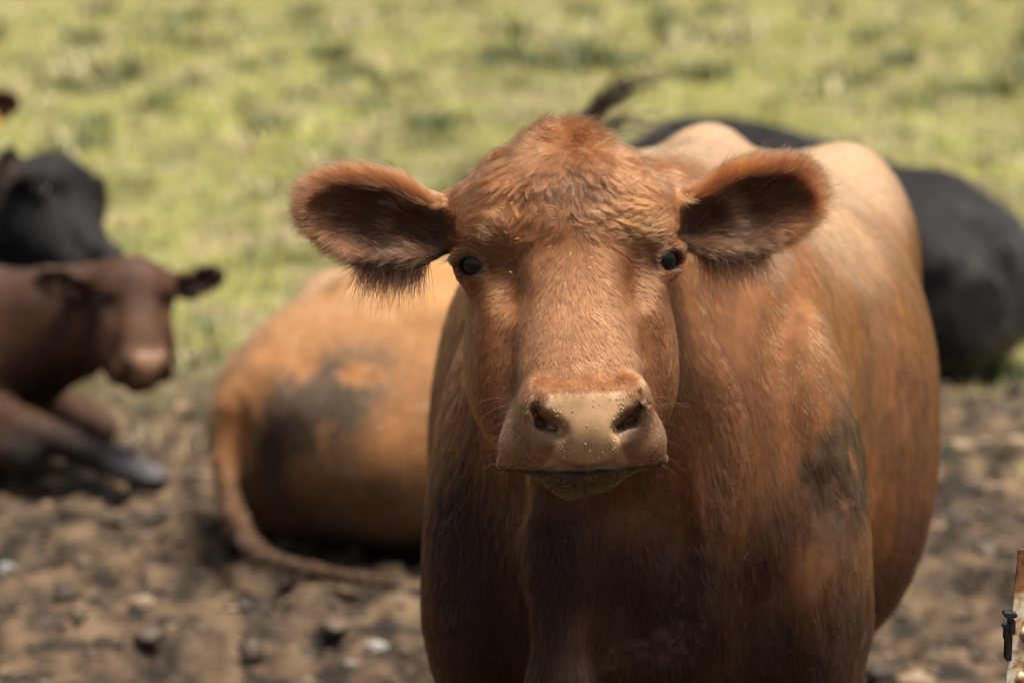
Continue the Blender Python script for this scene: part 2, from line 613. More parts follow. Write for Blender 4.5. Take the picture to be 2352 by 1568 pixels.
    A(RC((0, -0.240, 0.01), (0, -0.215, -0.14), 0.042, 0.085), 0.04)
    A(RC((-0.012, -0.290, 0.00), (-0.01, -0.265, -0.07), 0.012, 0.02), 0.03)
    if hollow:
        for sx in (-1, 1):
            n0, n1, n2, n3 = (0.060, -0.166), (0.063, -0.184), (0.053, -0.201), (0.034, -0.210)
            for (a, b, ra, rb) in ((n0, n1, 0.0035, 0.0050), (n1, n2, 0.0050, 0.0072), (n2, n3, 0.0072, 0.0050)):
                for dz, f in ((0.132, 1.0), (0.118, 1.0), (0.104, 0.9), (0.090, 0.75)):
                    off = 0.006 * (0.132 - dz) / 0.04
                    A(RC((sx * (a[0] + off), a[1], dz), (sx * (b[0] + off), b[1], dz), ra * f, rb * f), 0.006, 's')
            A(EL((sx * 0.056, -0.210, 0.127), (0.024, 0.017, 0.013)), 0.014, 's')
            for (a, b) in (((0.0, -0.2635), (0.045, -0.2625)), ((0.045, -0.2625), (0.078, -0.264)), ((0.078, -0.264), (0.104, -0.262))):
                for dz in (0.10, 0.085, 0.07, 0.055, 0.04, 0.025):
                    A(RC((sx * a[0], a[1], dz), (sx * b[0], b[1], dz), 0.0029, 0.0029), 0.003, 's')
    # ears
    for sx, roll in ((-1, ear_roll[0]), (1, ear_roll[1])):
        th = math.radians(15) + roll
        ax = np.array([sx * math.cos(th), math.sin(th), -0.05])
        ax /= np.linalg.norm(ax)
        nz = np.array([-sx * 0.05, -0.18, 1.0])
        nz -= ax * (nz @ ax)
        nz /= np.linalg.norm(nz)
        ay = np.cross(nz, ax)
        R = np.stack([ax, ay, nz], 1)
        c = np.array([sx * EARX, EARU, -0.112])
        e1 = EL(c, (0.100, 0.057, 0.028), R)
        e2 = EL(c + nz * 0.030, (0.099, 0.055, 0.039), R)
        A(CUP(e1, e2, 0.006) if cup else e1, 0.012)
        A(RC((sx * 0.12, 0.062, -0.125), (sx * 0.185, 0.050, -0.130), 0.042, 0.034), 0.03)
        if cup:
            A(EL(c - ax * 0.062 + nz * 0.022, (0.055, 0.034, 0.030), R), 0.012, 's')

# eye with its parts
def eye_mat():
    m, nt, b = new_mat("dark_eye")
    b.inputs['Roughness'].default_value = 0.04
    b.inputs['Specular IOR Level'].default_value = 0.4
    a = attr_node(nt, "Col")
    nt.links.new(a.outputs['Color'], b.inputs['Base Color'])
    return m
M_EYE = eye_mat()
def uv_sphere(r, nu=28, nv=18):
    V, F = [], []
    for j in range(nv + 1):
        t = PI * j / nv
        for i in range(nu):
            f = 2 * PI * i / nu
            V.append((math.sin(t) * math.cos(f), math.sin(t) * math.sin(f), math.cos(t)))
    for j in range(nv):
        for i in range(nu):
            F.append((j * nu + i, (j + 1) * nu + i, (j + 1) * nu + (i + 1) % nu, j * nu + (i + 1) % nu))
    return np.array(V) * r, np.array(F)
def add_eyes(fr, parent):
    V, F = uv_sphere(0.0222)
    for sx in (-1, 1):
        look = unit(np.array([sx * 0.66, -0.04, 0.75]))
        up = np.array([0, 1, 0.0])
        a = unit(V) @ look
        iris = sstep(0.55, 0.62, a)
        pup = sstep(0.72, 0.80, a + 0.05 * np.abs(unit(V) @ np.cross(look, up)))
        col = np.array([0.42, 0.36, 0.30]) * (1 - iris[:, None]) + iris[:, None] * np.array([0.020, 0.011, 0.007])
        col = col * (1 - pup[:, None]) + pup[:, None] * 0.002
        c = np.array([sx * EYEX, EYEU, EYEC])
        mesh_obj("eye", fr.world(c + V), F, M_EYE, parent, cols=col, origin=fr.world(c))

# ------------------------------------------------------------------ fur
def surf_sample(V, F, wts, n, rg):
    T = np.concatenate([F[:, [0, 1, 2]], F[:, [0, 2, 3]]]) if F.shape[1] == 4 else F
    ar = 0.5 * np.linalg.norm(np.cross(V[T[:, 1]] - V[T[:, 0]], V[T[:, 2]] - V[T[:, 0]]), axis=1)
    pr = ar * wts[T].mean(1)
    cdf = np.cumsum(pr)
    k = np.searchsorted(cdf, rg.random(n) * cdf[-1])
    k = np.minimum(k, len(T) - 1)
    r1, r2 = np.sqrt(rg.random(n)), rg.random(n)
    bc = np.stack([1 - r1, r1 * (1 - r2), r1 * r2], 1)
    return T[k], bc
def grow(P0, N0, D0, L, lift, rg, K=5, jitter=0.15, clump=0.0, clump_n=0, wave=0.0, gravity=0.0):
    n = len(P0)
    D = D0 + jitter * rg.normal(size=(n, 3))
    D = unit(D - N0 * (D * N0).sum(1, keepdims=True))
    t = np.linspace(0, 1, K)[None, :, None]
    li = (lift * (1 + 0.4 * rg.normal(size=n)))[:, None, None]
    Lc = L[:, None, None]
    P = P0[:, None, :] + Lc * (t * D[:, None, :] + N0[:, None, :] * (li * t - 0.55 * li * t * t))
    P[:, :, 2] -= (gravity * L[:, None] * t[:, :, 0] ** 2)
    if wave > 0:
        B = np.cross(N0, D)
        ph = rg.random(n) * 6.28
        P += (B[:, None, :] * np.sin(t * 5 + ph[:, None, None]) * t * wave * Lc)
    if clump > 0 and clump_n > 0:
        ci = rg.choice(n, clump_n, replace=False)
        kd = kdtree.KDTree(clump_n)
        for j, i in enumerate(ci):
            kd.insert(P0[i], j)
        kd.balance()
        near = np.array([kd.find(p)[1] for p in P0])
        Q = P[ci[near]] - P0[ci[near]][:, None, :] + lerp(P0, P0[ci[near]], 1.0)[:, None, :]
        P = P + (Q - P) * (clump * t ** 1.3)
    return P

# ================================================================== the standing cow
BASE = np.array([0.20, 3.50, 0.0])
BDIR = unit(np.array([0.145, 0.989, 0]))
BLAT = np.array([BDIR[1], -BDIR[0], 0])
BF = Frame(BASE, np.stack([BLAT, BDIR, np.array([0, 0, 1.0])], 1))     # local: lateral, back along the body, up
E0 = W(1317, 597, 3.08)
Cc = unit(np.array([0, 0, CAM_Z]) - E0)
yaw, roll = math.radians(6.0), math.radians(1.8)
Rr = unit(np.cross(np.array([0, 0, 1.0]), Cc))
Uu = np.cross(Cc, Rr)
Rr, Uu = Rr * math.cos(roll) + Uu * math.sin(roll), Uu * math.cos(roll) - Rr * math.sin(roll)
Rx = Rr * math.cos(yaw) - Cc * math.sin(yaw)
Cx = Cc * math.cos(yaw) + Rr * math.sin(yaw)
HF = Frame(E0, np.stack([Rx, Uu, Cx], 1))

S = Shape()
B = lambda prim, k=0.05, mode='u': S.add(prim, k, mode, BF)
# trunk: (along, half width, centre, top, bottom, height of the widest place)
B(LOFT(1, 0, 2, [(-0.20, 0.10, 0, 0.98, 0.60, 0.80), (-0.12, 0.20, 0, 1.12, 0.52, 0.82), (0.0, 0.275, 0, 1.24, 0.47, 0.84), (0.15, 0.295, 0, 1.30, 0.46, 0.84),
                 (0.32, 0.325, 0, 1.31, 0.43, 0.82), (0.60, 0.438, 0, 1.285, 0.36, 0.76), (0.85, 0.452, 0, 1.265, 0.37, 0.79), (1.08, 0.425, 0, 1.26, 0.46, 0.88),
                 (1.28, 0.385, 0, 1.25, 0.56, 0.95), (1.45, 0.33, 0, 1.22, 0.62, 0.97), (1.60, 0.22, 0, 1.15, 0.70, 0.97), (1.68, 0.08, 0, 1.07, 0.80, 0.96)], e=2.4), 0.03)
B(RC((0, 0.10, 1.275), (0, 1.30, 1.225), 0.05, 0.045), 0.06)            # spine
B(EL((0, 1.25, 1.228), (0.06, 0.13, 0.055)), 0.06)                      # sacrum
for sx in (-1, 1):
    B(EL((sx * 0.305, 1.18, 1.10), (0.075, 0.11, 0.065)), 0.08)         # hooks
    B(EL((sx * 0.27, 1.36, 0.98), (0.15, 0.20, 0.27)), 0.08)            # thigh
    B(EL((sx * 0.225, 0.02, 0.84), (0.100, 0.15, 0.26)), 0.06)           # shoulder
    B(EL((sx * 0.243, -0.02, 0.70), (0.090, 0.12, 0.22)), 0.035)         # upper arm
    B(RC((sx * 0.215, 0.02, 0.66), (sx * 0.185, 0.0, 0.40), 0.105, 0.058), 0.05)
    B(RC((sx * 0.185, 0.0, 0.40), (sx * 0.18, 0.0, 0.16), 0.05, 0.036), 0.03)
    B(RC((sx * 0.18, 0.0, 0.16), (sx * 0.18, -0.03, 0.07), 0.036, 0.042), 0.02)
    B(RC((sx * 0.18, -0.035, 0.045), (sx * 0.18, -0.06, 0.03), 0.052, 0.045), 0.01)
    B(RC((sx * 0.26, 1.38, 0.75), (sx * 0.22, 1.50, 0.50), 0.13, 0.065), 0.06)
    B(RC((sx * 0.22, 1.50, 0.50), (sx * 0.21, 1.46, 0.16), 0.052, 0.038), 0.03)
    B(RC((sx * 0.21, 1.46, 0.16), (sx * 0.21, 1.43, 0.07), 0.038, 0.042), 0.02)
    B(RC((sx * 0.21, 1.425, 0.045), (sx * 0.21, 1.40, 0.03), 0.052, 0.045), 0.01)
B(RC((-0.06, -0.12, 0.80), (-0.04, 0.0, 0.55), 0.13, 0.10), 0.06)       # brisket
B(RC((-0.19, -0.30, 0.74), (-0.19, -0.20, 0.30), 0.045, 0.07), 0.06, 's')   # hollows beside it
B(RC((0.0, -0.31, 0.78), (0.01, -0.20, 0.30), 0.06, 0.085), 0.07, 's')
B(RC((-0.115, -0.215, 0.92), (-0.105, -0.235, 0.62), 0.026, 0.036), 0.04)    # dewlap fold
B(RC((-0.105, -0.235, 0.62), (-0.09, -0.12, 0.48), 0.036, 0.03), 0.04)
# neck
nk = HF.world((0.0, 0.02, -0.20))
nk2 = HF.world((0.0, -0.06, -0.17))
S.add(RC(BF.world((0, 0.12, 1.10)), nk, 0.185, 0.115), 0.07)
S.add(RC(BF.world((0, 0.0, 0.95)), nk2, 0.20, 0.10), 0.07)
for a, b in ((0.075, 0.20), (0.105, 0.13)):                            # folds of loose skin beside the jaw
    S.add(RC(HF.world((a, 0.0, -0.29)), BF.world((b, -0.10, 0.62)), 0.016, 0.008), 0.06)
S.add(RC(HF.world((-0.09, 0.0, -0.29)), BF.world((-0.15, -0.10, 0.62)), 0.016, 0.008), 0.06)
# tail: hangs from the rump, swung up over the back behind the head
TAIL = [BF.world((0, 1.60, 1.20)), BF.world((-0.04, 1.74, 1.13)), BF.world((-0.16, 1.80, 1.05)), BF.world((-0.28, 1.72, 1.06)), W(1290, 330, 5.05)]
for a, b, ra, rb in zip(TAIL[:-1], TAIL[1:], (0.045, 0.034, 0.026, 0.020), (0.034, 0.026, 0.020, 0.014)):
    S.add(RC(a, b, ra, rb), 0.03)
add_head(S, HF)

ax3, D3 = S.grid(0.008)
V, F = surface_nets(ax3, D3)
V = S.project(V, 3)
# keep the largest shell and refine the head once
hl = HF.local(V)
hm = (np.abs(hl[:, 0]) < 0.40) & (hl[:, 1] > -0.36) & (hl[:, 1] < 0.24) & (hl[:, 2] > -0.19)
me = bpy.data.meshes.new("cow_tmp")
me.from_pydata(V.tolist(), [], F.tolist())
bm = bmesh.new()
bm.from_mesh(me)
bm.verts.ensure_lookup_table()
edges = [e for e in bm.edges if hm[e.verts[0].index] and hm[e.verts[1].index]]
bmesh.ops.subdivide_edges(bm, edges=edges, cuts=1, use_grid_fill=True)
bmesh.ops.triangulate(bm, faces=[f for f in bm.faces if len(f.verts) > 4 or len(f.verts) == 4 or len(f.verts) == 3])
bm.to_mesh(me)
bm.free()
V = np.empty(len(me.vertices) * 3)
me.vertices.foreach_get("co", V)
V = V.reshape(-1, 3)
F = np.empty(len(me.polygons) * 3, np.int32)
me.polygons.foreach_get("vertices", F)
F = F.reshape(-1, 3)
bpy.data.meshes.remove(me)
V = S.project(V, 2, 0.006)
N = unit(S.grad(V, 0.003))
hl, bl = HF.local(V), BF.local(V)
x, u, c = hl.T
# loose skin: shallow vertical folds on the neck and shoulder
fold = np.sin(bl[:, 0] * 62 + 3.0 * vnoise(V, 5, 2) * 3) * 0.5 + 0.5
fm = np.exp(-((bl[:, 0] - 0.16) ** 2 / 0.018)) * sstep(1.25, 1.05, bl[:, 2]) * sstep(0.55, 0.75, bl[:, 2]) * sstep(0.30, 0.0, bl[:, 1]) * sstep(-0.17, -0.24, c)
V = V + N * (0.020 * (fold - 0.5) * fm + 0.006 * (fbm(V, 9, 5) - 0.5) * sstep(-0.2, -0.26, c))[:, None]

crust = np.exp(-(((bl[:, 0] - 0.300) / 0.06) ** 2 + ((bl[:, 2] - 0.915) / 0.09) ** 2)) * sstep(0.15, 0.05, bl[:, 1])
V = V + N * (0.016 * crust * (fbm(V * np.array([1, 1, 0.6]), 48, 39, 2) - 0.4))[:, None]
# colours of the coat, with shade painted in at the chest and hollows
RED = np.array([0.165, 0.060, 0.020])
TAN = np.array([0.29, 0.122, 0.038])
DK = np.array([0.060, 0.027, 0.014])
head = sstep(-0.24, -0.19, c) * (np.abs(x) < 0.42) * (u > -0.38) * (u < 0.26)
ear = head * sstep(0.155, 0.19, np.abs(x)) * sstep(-0.045, -0.02, u)
tanm = sstep(0.25, 0.8, bl[:, 2] - 0.46 + 0.9 * (fbm(V, 3.0, 8) - 0.5)) * (1 - head) * sstep(-0.22, 0.30, bl[:, 1] + 0.5 * (bl[:, 0] - 0.1) + 0.35 * (fbm(V * np.array([1, 1, 0.25]), 14, 28) - 0.5))
col = RED * (0.85 + 0.5 * (fbm(V, 16, 4)[:, None] - 0.3)) * (1 - tanm[:, None]) + TAN * (0.85 + 0.4 * (fbm(V, 10, 6)[:, None] - 0.3)) * tanm[:, None]
def blend(col, m, to):
    return col * (1 - m[:, None]) + np.asarray(to) * m[:, None]
nose_br = head * np.exp(-((x / 0.075) ** 2)) * sstep(0.05, -0.04, u) * sstep(-0.195, -0.180, u)
col = blend(col, 0.75 * nose_br, [0.25, 0.105, 0.044])
browm = head * np.exp(-((np.abs(x) - 0.09) ** 2 / 0.0009 + (u - 0.035) ** 2 / 0.0012))
col = blend(col, 0.25 * browm, [0.27, 0.135, 0.06])
col = blend(col, 0.6 * head * np.exp(-((x + 0.005) ** 2 / 0.0016 + (u - 0.105) ** 2 / 0.0010)), [0.15, 0.085, 0.055])
muz = head * np.exp(-((u + 0.225) ** 2 / 0.0022)) * sstep(0.0, 0.04, c)
col = blend(col, 0.75 * muz, [0.26, 0.145, 0.075])
eyem = head * sstep(0.0280, 0.0245, np.sqrt((np.abs(x) - EYEX) ** 2 + (u - EYEU) ** 2 + (c - EYEC) ** 2))
col = blend(col, 0.85 * eyem, [0.045, 0.024, 0.017])
dent = np.exp(-((np.abs(x) - 0.10) ** 2 / 0.0003 + (u + 0.015) ** 2 / 0.0012)) * head  # shade of the hollow before the eye, painted into the coat
col = blend(col, 0.5 * dent, [0.10, 0.045, 0.022])
rr_ = np.sqrt((ear_off(x, u) / 0.056) ** 2 + ((np.abs(x) - EARX) / 0.100) ** 2) + 0.25 * (fbm(V, 30, 26) - 0.5)
inner = ear * sstep(0.0, 0.35, (N @ HF.R)[:, 2]) * sstep(1.0, 0.72, rr_)
rimlow = ear * sstep(-0.020, -0.036, ear_off(x, u)) * sstep(0.30, 0.26, np.abs(x))
inner = np.maximum(inner, rimlow)
inner = np.maximum(inner, head * sstep(0.145, 0.16, np.abs(x)) * sstep(0.215, 0.185, np.abs(x)) * sstep(0.085, 0.06, u) * sstep(-0.05, 0.0, u))
col = blend(col, 0.92 * inner, [0.045, 0.022, 0.013])
pinkm = inner * (np.exp(-((x - 0.305) ** 2 / 0.0005 + (u - 0.040) ** 2 / 0.0002)) + np.exp(-((x - 0.315) ** 2 / 0.0003 + (u - 0.085) ** 2 / 0.0001))
                 + np.exp(-((x + 0.290) ** 2 / 0.0005 + (u - 0.032) ** 2 / 0.0003)) + 0.5 * np.exp(-((x + 0.31) ** 2 / 0.0008 + (u - 0.075) ** 2 / 0.0006)))
col = blend(col, np.clip(0.9 * pinkm, 0, 1), [0.32, 0.13, 0.07])
# nose leather
pw = np.interp(u, [-0.262, -0.245, -0.222, -0.205, -0.19, -0.178, -0.166], [0.060, 0.050, 0.042, 0.036, 0.046, 0.056, 0.050])
pad = head * sstep(0.0, 0.006, pw - np.abs(x)) * sstep(-0.268, -0.262, u) * sstep(-0.162, -0.168, u) * (c > 0.06)
padring = head * sstep(0.016, 0.0, np.abs(np.abs(x) - 0.055)) * sstep(0.030, 0.010, np.abs(u + 0.195)) * (c > 0.06)
bare = head * sstep(0.034, 0.022, np.hypot((np.abs(x) - 0.054) / 1.0, (u + 0.203) / 0.95)) * (c > 0.06)
col = blend(col, bare * 0.85, [0.31, 0.175, 0.100])
padring = np.maximum(padring, bare)
col = blend(col, pad, np.array([0.50, 0.305, 0.160])[None] * (0.92 + 0.16 * vnoise(V, 40, 9))[:, None])
lip = head * np.exp(-((u + 0.265) ** 2 / 0.00003)) * sstep(0.0, 0.03, c)
col = blend(col, 0.95 * lip, [0.015, 0.011, 0.007])
lowl = head * sstep(-0.266, -0.272, u) * sstep(0.0, 0.03, c)
col = blend(col, 0.9 * lowl, [0.048, 0.038, 0.016])
# shade under the head, painted dark into the coat of chest and forelegs
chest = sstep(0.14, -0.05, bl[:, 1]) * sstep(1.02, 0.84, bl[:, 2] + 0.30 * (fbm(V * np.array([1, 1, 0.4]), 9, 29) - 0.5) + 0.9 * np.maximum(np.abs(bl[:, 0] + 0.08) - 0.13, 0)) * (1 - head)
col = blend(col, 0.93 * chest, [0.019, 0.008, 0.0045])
lowb = sstep(0.82, 0.52, bl[:, 2] + 0.25 * (fbm(V, 6, 27) - 0.5)) * (1 - head)  # painted shade: the lower body darkens towards the ground
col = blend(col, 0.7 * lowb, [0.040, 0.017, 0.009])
streak = fbm(V * np.array([1, 1, 0.16]), 42, 57, 2)
col = col * np.where(head > 0.5, 1.0, 0.62 + 0.76 * streak)[:, None]
# mud and damp on the coat
mudp = 1.2 * np.exp(-(((bl[:, 0] - 0.300) / 0.055) ** 2 + ((bl[:, 2] - 0.915) / 0.085) ** 2)) + 0.8 * np.exp(-(((bl[:, 0] - 0.21) / 0.05) ** 2 + ((bl[:, 2] - 0.89) / 0.05) ** 2)) * sstep(0.45, 0.6, fbm(V, 24, 13))
mudp = mudp * sstep(0.38, 0.46, 0.55 * fbm(V, 26, 12) + 0.45 * fbm(V * np.array([1, 1, 0.4]), 80, 23, 2)) * (1 - head) * sstep(0.15, 0.05, bl[:, 1])
col = blend(col, 0.85 * np.clip(mudp * 1.6, 0, 1), np.array([0.034, 0.023, 0.012])[None] * (0.5 + 1.6 * fbm(V * np.array([1, 1, 0.5]), 90, 38, 2) ** 2 * 1.6)[:, None])
patch = sstep(0.56, 0.70, fbm(V * np.array([1, 1, 0.5]), 8, 14)) * (1 - head) * sstep(1.15, 0.9, bl[:, 2])
col = blend(col, 0.45 * patch, [0.09, 0.05, 0.03])
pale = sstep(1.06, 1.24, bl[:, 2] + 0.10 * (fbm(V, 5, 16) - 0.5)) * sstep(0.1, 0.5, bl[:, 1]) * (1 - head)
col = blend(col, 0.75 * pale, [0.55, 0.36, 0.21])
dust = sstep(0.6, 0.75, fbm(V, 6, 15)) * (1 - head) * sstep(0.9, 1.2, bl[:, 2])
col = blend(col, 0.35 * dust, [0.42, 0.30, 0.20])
hoof = sstep(0.085, 0.075, V[:, 2])
col = blend(col, hoof, [0.03, 0.025, 0.02])
tailm = sstep(0.03, 0.0, np.linalg.norm(V - TAIL[-1], axis=1) - 0.05)
col = blend(col, tailm, [0.012, 0.009, 0.007])
col = np.clip(col, 0.003, 0.6)
wet = np.clip(pad + 0.7 * bare, 0, 1)
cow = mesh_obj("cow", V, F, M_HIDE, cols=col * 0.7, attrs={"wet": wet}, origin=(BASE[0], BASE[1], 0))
G_COW = "cattle in the field"
tag(cow, "reddish brown cow standing up and facing the camera, its head raised", "cow", G_COW)
add_eyes(HF, cow)

# ---- fur of the standing cow
def cow_dirs(p, n, cc, rg):
    h = HF.local(p)
    x, u, c = h.T
    b = BF.local(p)
    m = len(p)
    # trunk: back and down
    dt = np.tile(BDIR * 0.45 + np.array([0, 0, -0.85]), (m, 1))
    dt = dt + 0.5 * (np.stack([vnoise(p, 7, 61), vnoise(p, 7, 62), vnoise(p, 7, 63)], 1) - 0.5)
    front = sstep(0.1, -0.1, b[:, 1])[:, None]
    dt = dt * (1 - front) + front * (np.array([0, 0, -1.0]) + 0.5 * BLAT * np.sign(b[:, :1]) * 0.35 + 0.3 * (np.stack([vnoise(p, 9, 64), vnoise(p, 9, 65), vnoise(p, 9, 66)], 1) - 0.5))
    # head: out from the whorl on the forehead
    wx, wu = 0.0, 0.058
    dx, du = x - wx, u - wu
    d = np.stack([dx * 1.0, du, -0.3 * np.ones(m) * 0], 1)
    low = sstep(-0.03, -0.10, u)
    d = unit(d) * (1 - low[:, None]) + low[:, None] * np.stack([x * 3.0, -np.ones(m), np.zeros(m)], 1)
    upper = sstep(0.055, 0.075, u) * sstep(0.13, 0.11, u)
    du2 = np.stack([x * 9.0, -np.ones(m) * 0.9, np.zeros(m)], 1)
    d = d * (1 - upper[:, None]) + unit(du2) * upper[:, None]
    w = np.stack([vnoise(h, 22, 71) - 0.5, vnoise(h, 22, 72) - 0.5, np.zeros(m)], 1)
    w2 = np.stack([vnoise(h, 60, 73) - 0.5, vnoise(h, 60, 74) - 0.5, np.zeros(m)], 1)
    amp = np.where(u > -0.02, 1.5, 0.75)[:, None]
    d = d + amp * w + 0.7 * amp * w2
    muz = sstep(-0.17, -0.20, u)[:, None] * (c > 0)[:, None]
    d = d * (1 - muz) + muz * (np.stack([np.sign(x) * 0.7, -np.ones(m) * 0.8, np.zeros(m)], 1) + 0.5 * w)
    eyel = np.exp(-((np.abs(x) - 0.13) ** 2 + (u - 0.005) ** 2) / 0.0012)[:, None]
    d = d * (1 - eyel) + eyel * np.stack([np.sign(x) * 1.0, 0.2 * np.ones(m), -0.3 * np.ones(m)], 1)
    tuft = sstep(0.110, 0.132, u)[:, None] * sstep(0.08, 0.03, np.abs(x))[:, None]
    d = d * (1 - tuft) + tuft * (np.stack([x * 8, 0.5 * np.ones(m), 0.4 * np.ones(m)], 1) + 2.4 * w + 1.0 * w2)
    earm = sstep(0.155, 0.18, np.abs(x))[:, None]
    th = 0.27
    de = np.stack([np.sign(x) * math.cos(th), np.full(m, math.sin(th)), np.zeros(m)], 1)
    off = ear_off(x, u) / 0.06
    de = de + np.stack([np.zeros(m), 1.1 * np.clip(off, -1.2, 1.2), np.zeros(m)], 1) + 0.8 * w
    d = d * (1 - earm) + earm * de
    dh = d @ HF.R.T
    hm = sstep(-0.24, -0.18, c)[:, None] * (np.abs(x) < 0.43)[:, None] * ((u > -0.38) & (u < 0.26))[:, None]
    return dt * (1 - hm) + dh * hm, h, b, hm[:, 0]

def coat_color(cv, p, rg, var=0.26):
    m = len(p)
    k = np.exp(var * rg.normal(size=m))[:, None]
    c = cv * np.clip(k, 0.45, 2.2)
    c = c * (0.70 + 0.6 * vnoise(p, 140, 83) * vnoise(p, 60, 84) ** 0.5 / 0.7)[:, None]
    light = (rg.random(m) < 0.10)[:, None]
    c = np.where(light, c * 1.35 + 0.03, c)
    return np.clip(c, 0.004, 0.80)

nohair = np.clip(pad * 1.2 + eyem * 0 + hoof + padring * 0.85, 0, 1)
eye_d = np.sqrt((np.abs(x) - EYEX) ** 2 + (u - EYEU) ** 2 + (c - EYEC) ** 2)
nohair = np.maximum(nohair, sstep(0.0255, 0.0228, eye_d))
front = (c > -0.26) & (np.abs(x) < 0.43) & (u > -0.37) & (u < 0.26)
w_head = np.where(front, 1.0, 0.0) * (1 - nohair)
w_head *= np.where(u > 0.11, 1.5, 1.0)
w_body = np.where(front, 0.0, 1.0) * (1 - hoof) * np.where(bl[:, 1] < 0.3, 1.0, 0.6) * (V[:, 2] > 0.45)
rg = np.random.default_rng(3)
def fur_block(wts, n, lenf, liftf, rad, **kw):
    T, bc = surf_sample(V, F, wts, n, rg)
    p = (V[T] * bc[..., None]).sum(1)
    nn = unit((N[T] * bc[..., None]).sum(1))
    cv = (col[T] * bc[..., None]).sum(1)
    d, h, b, hm_ = cow_dirs(p, nn, cv, rg)
    L, li = lenf(h, b, n), liftf(h, b, n)
    P = grow(p, nn, d, L, li, rg, **kw)
    K = P.shape[1]
    r = rad * np.clip(0.7 + 0.3 * rg.normal(size=n), 0.4, 1.4)[:, None] * np.linspace(1.0, 0.25, K)[None, :]
    return P, r, coat_color(cv, p, rg)
def head_len(h, b, n):
    x, u, c = h.T
    L = np.interp(u, [-0.3, -0.19, -0.17, -0.12, -0.03, 0.02, 0.1, 0.2], [0.005, 0.0045, 0.006, 0.009, 0.011, 0.015, 0.018, 0.018])
    L = L * np.where((np.abs(x) < 0.05) & (u > 0.05), 1.25, 1.0)
    L = L + 0.014 * sstep(0.115, 0.135, u) * sstep(0.065, 0.03, np.abs(x))
    L = L + 0.012 * sstep(0.155, 0.20, np.abs(x)) * (0.6 + 0.9 * (rg.random(n) < 0.25))
    L = np.where(((np.abs(x) - 0.13) ** 2 + u ** 2 < 0.0012), 0.008, L)
    return L * np.clip(1 + 0.28 * rg.normal(size=n), 0.4, 1.8)
def head_lift(h, b, n):
    x, u, c = h.T
    return 0.24 + 0.30 * sstep(0.155, 0.2, np.abs(x)) + 0.5 * sstep(0.115, 0.135, u) * sstep(0.07, 0.04, np.abs(x))
HAIR_N, BODY_N = 430000, 210000
P, r, cc_ = fur_block(w_head, HAIR_N, head_len, head_lift, 0.00022, K=5, jitter=0.15, clump=0.45, clump_n=HAIR_N // 18, wave=0.05)
curves_obj("head_fur", P, r, M_FUR, cow, cc_, kind='stuff')
# longer wavy locks over the forehead and the poll
w_lock = w_head * sstep(0.025, 0.06, u) * sstep(0.105, 0.07, np.abs(x)) * (c > -0.13)
P, r, cc_ = fur_block(w_lock, 60000, lambda h, b, n: 0.021 * np.clip(1 + 0.3 * rg.normal(size=n), 0.4, 1.8) * np.where(h[:, 1] > 0.115, 1.35, 1.0),
                      lambda h, b, n: 0.30 + 0.25 * sstep(0.11, 0.135, h[:, 1]), 0.00022, K=6, jitter=0.22, clump=0.82, clump_n=2600, wave=0.12)
curves_obj("forehead_hair", P, r, M_FUR, cow, cc_, kind='stuff')
P, r, cc_ = fur_block(w_body, BODY_N, lambda h, b, n: 0.017 * np.clip(1 + 0.3 * rg.normal(size=n), 0.4, 1.8),
                      lambda h, b, n: np.full(n, 0.15), 0.00042, K=4, jitter=0.10, clump=0.4, clump_n=BODY_N // 18, wave=0.04)
curves_obj("body_fur", P, r, M_FUR, cow, cc_, kind='stuff')

# long hair inside the ears
wi = inner * ear * np.where(ear_off(x, u) < 0.01, 1.0, 0.35) + 1e-9
T, bc = surf_sample(V, F, wi, 5000, rg)
p = (V[T] * bc[..., None]).sum(1)
nn = unit((N[T] * bc[..., None]).sum(1))
hp_ = HF.local(p)
d = np.stack([np.sign(hp_[:, 0]) * 0.9, 0.45 + 0.8 * (vnoise(p, 40, 77) - 0.5), 0.25 * np.ones(len(p))], 1) @ HF.R.T
P = grow(p, nn, d, 0.030 * np.clip(1 + 0.35 * rg.normal(size=len(p)), 0.3, 1.8), np.full(len(p), 0.45), rg, K=5, jitter=0.25, clump=0.5, clump_n=330, wave=0.06)
curves_obj("ear_hair", P, 0.00024 * np.linspace(1, 0.25, 5)[None].repeat(len(p), 0), M_FUR, cow,
           coat_color(np.where((rg.random(len(p)) < 0.45)[:, None], np.array([0.24, 0.105, 0.045]), np.array([0.060, 0.029, 0.016])), p, rg), kind='stuff')
# fringe under the ears
wf = ear * (np.abs(ear_off(x, u) + 0.052) < 0.014) * (np.abs(x) < 0.27)
T, bc = surf_sample(V, F, wf + 1e-9, 3600, rg)
p = (V[T] * bc[..., None]).sum(1)
nn = unit((N[T] * bc[..., None]).sum(1))
L = 0.036 * np.clip(1 + 0.5 * rg.normal(size=len(p)), 0.2, 2.2)
d = np.tile(np.array([0, 0, -1.0]), (len(p), 1)) + 0.25 * rg.normal(size=(len(p), 3)) + np.sign(HF.local(p)[:, :1]) * np.array([0.25, 0, 0])
P = p[:, None, :] + L[:, None, None] * np.linspace(0, 1, 5)[None, :, None] * unit(d)[:, None, :]
curves_obj("ear_fringe", P, 0.0003 * np.linspace(1, 0.2, 5)[None].repeat(len(p), 0), M_FUR, cow,
           coat_color(np.tile(np.array([0.06, 0.028, 0.015]), (len(p), 1)), p, rg), kind='stuff')
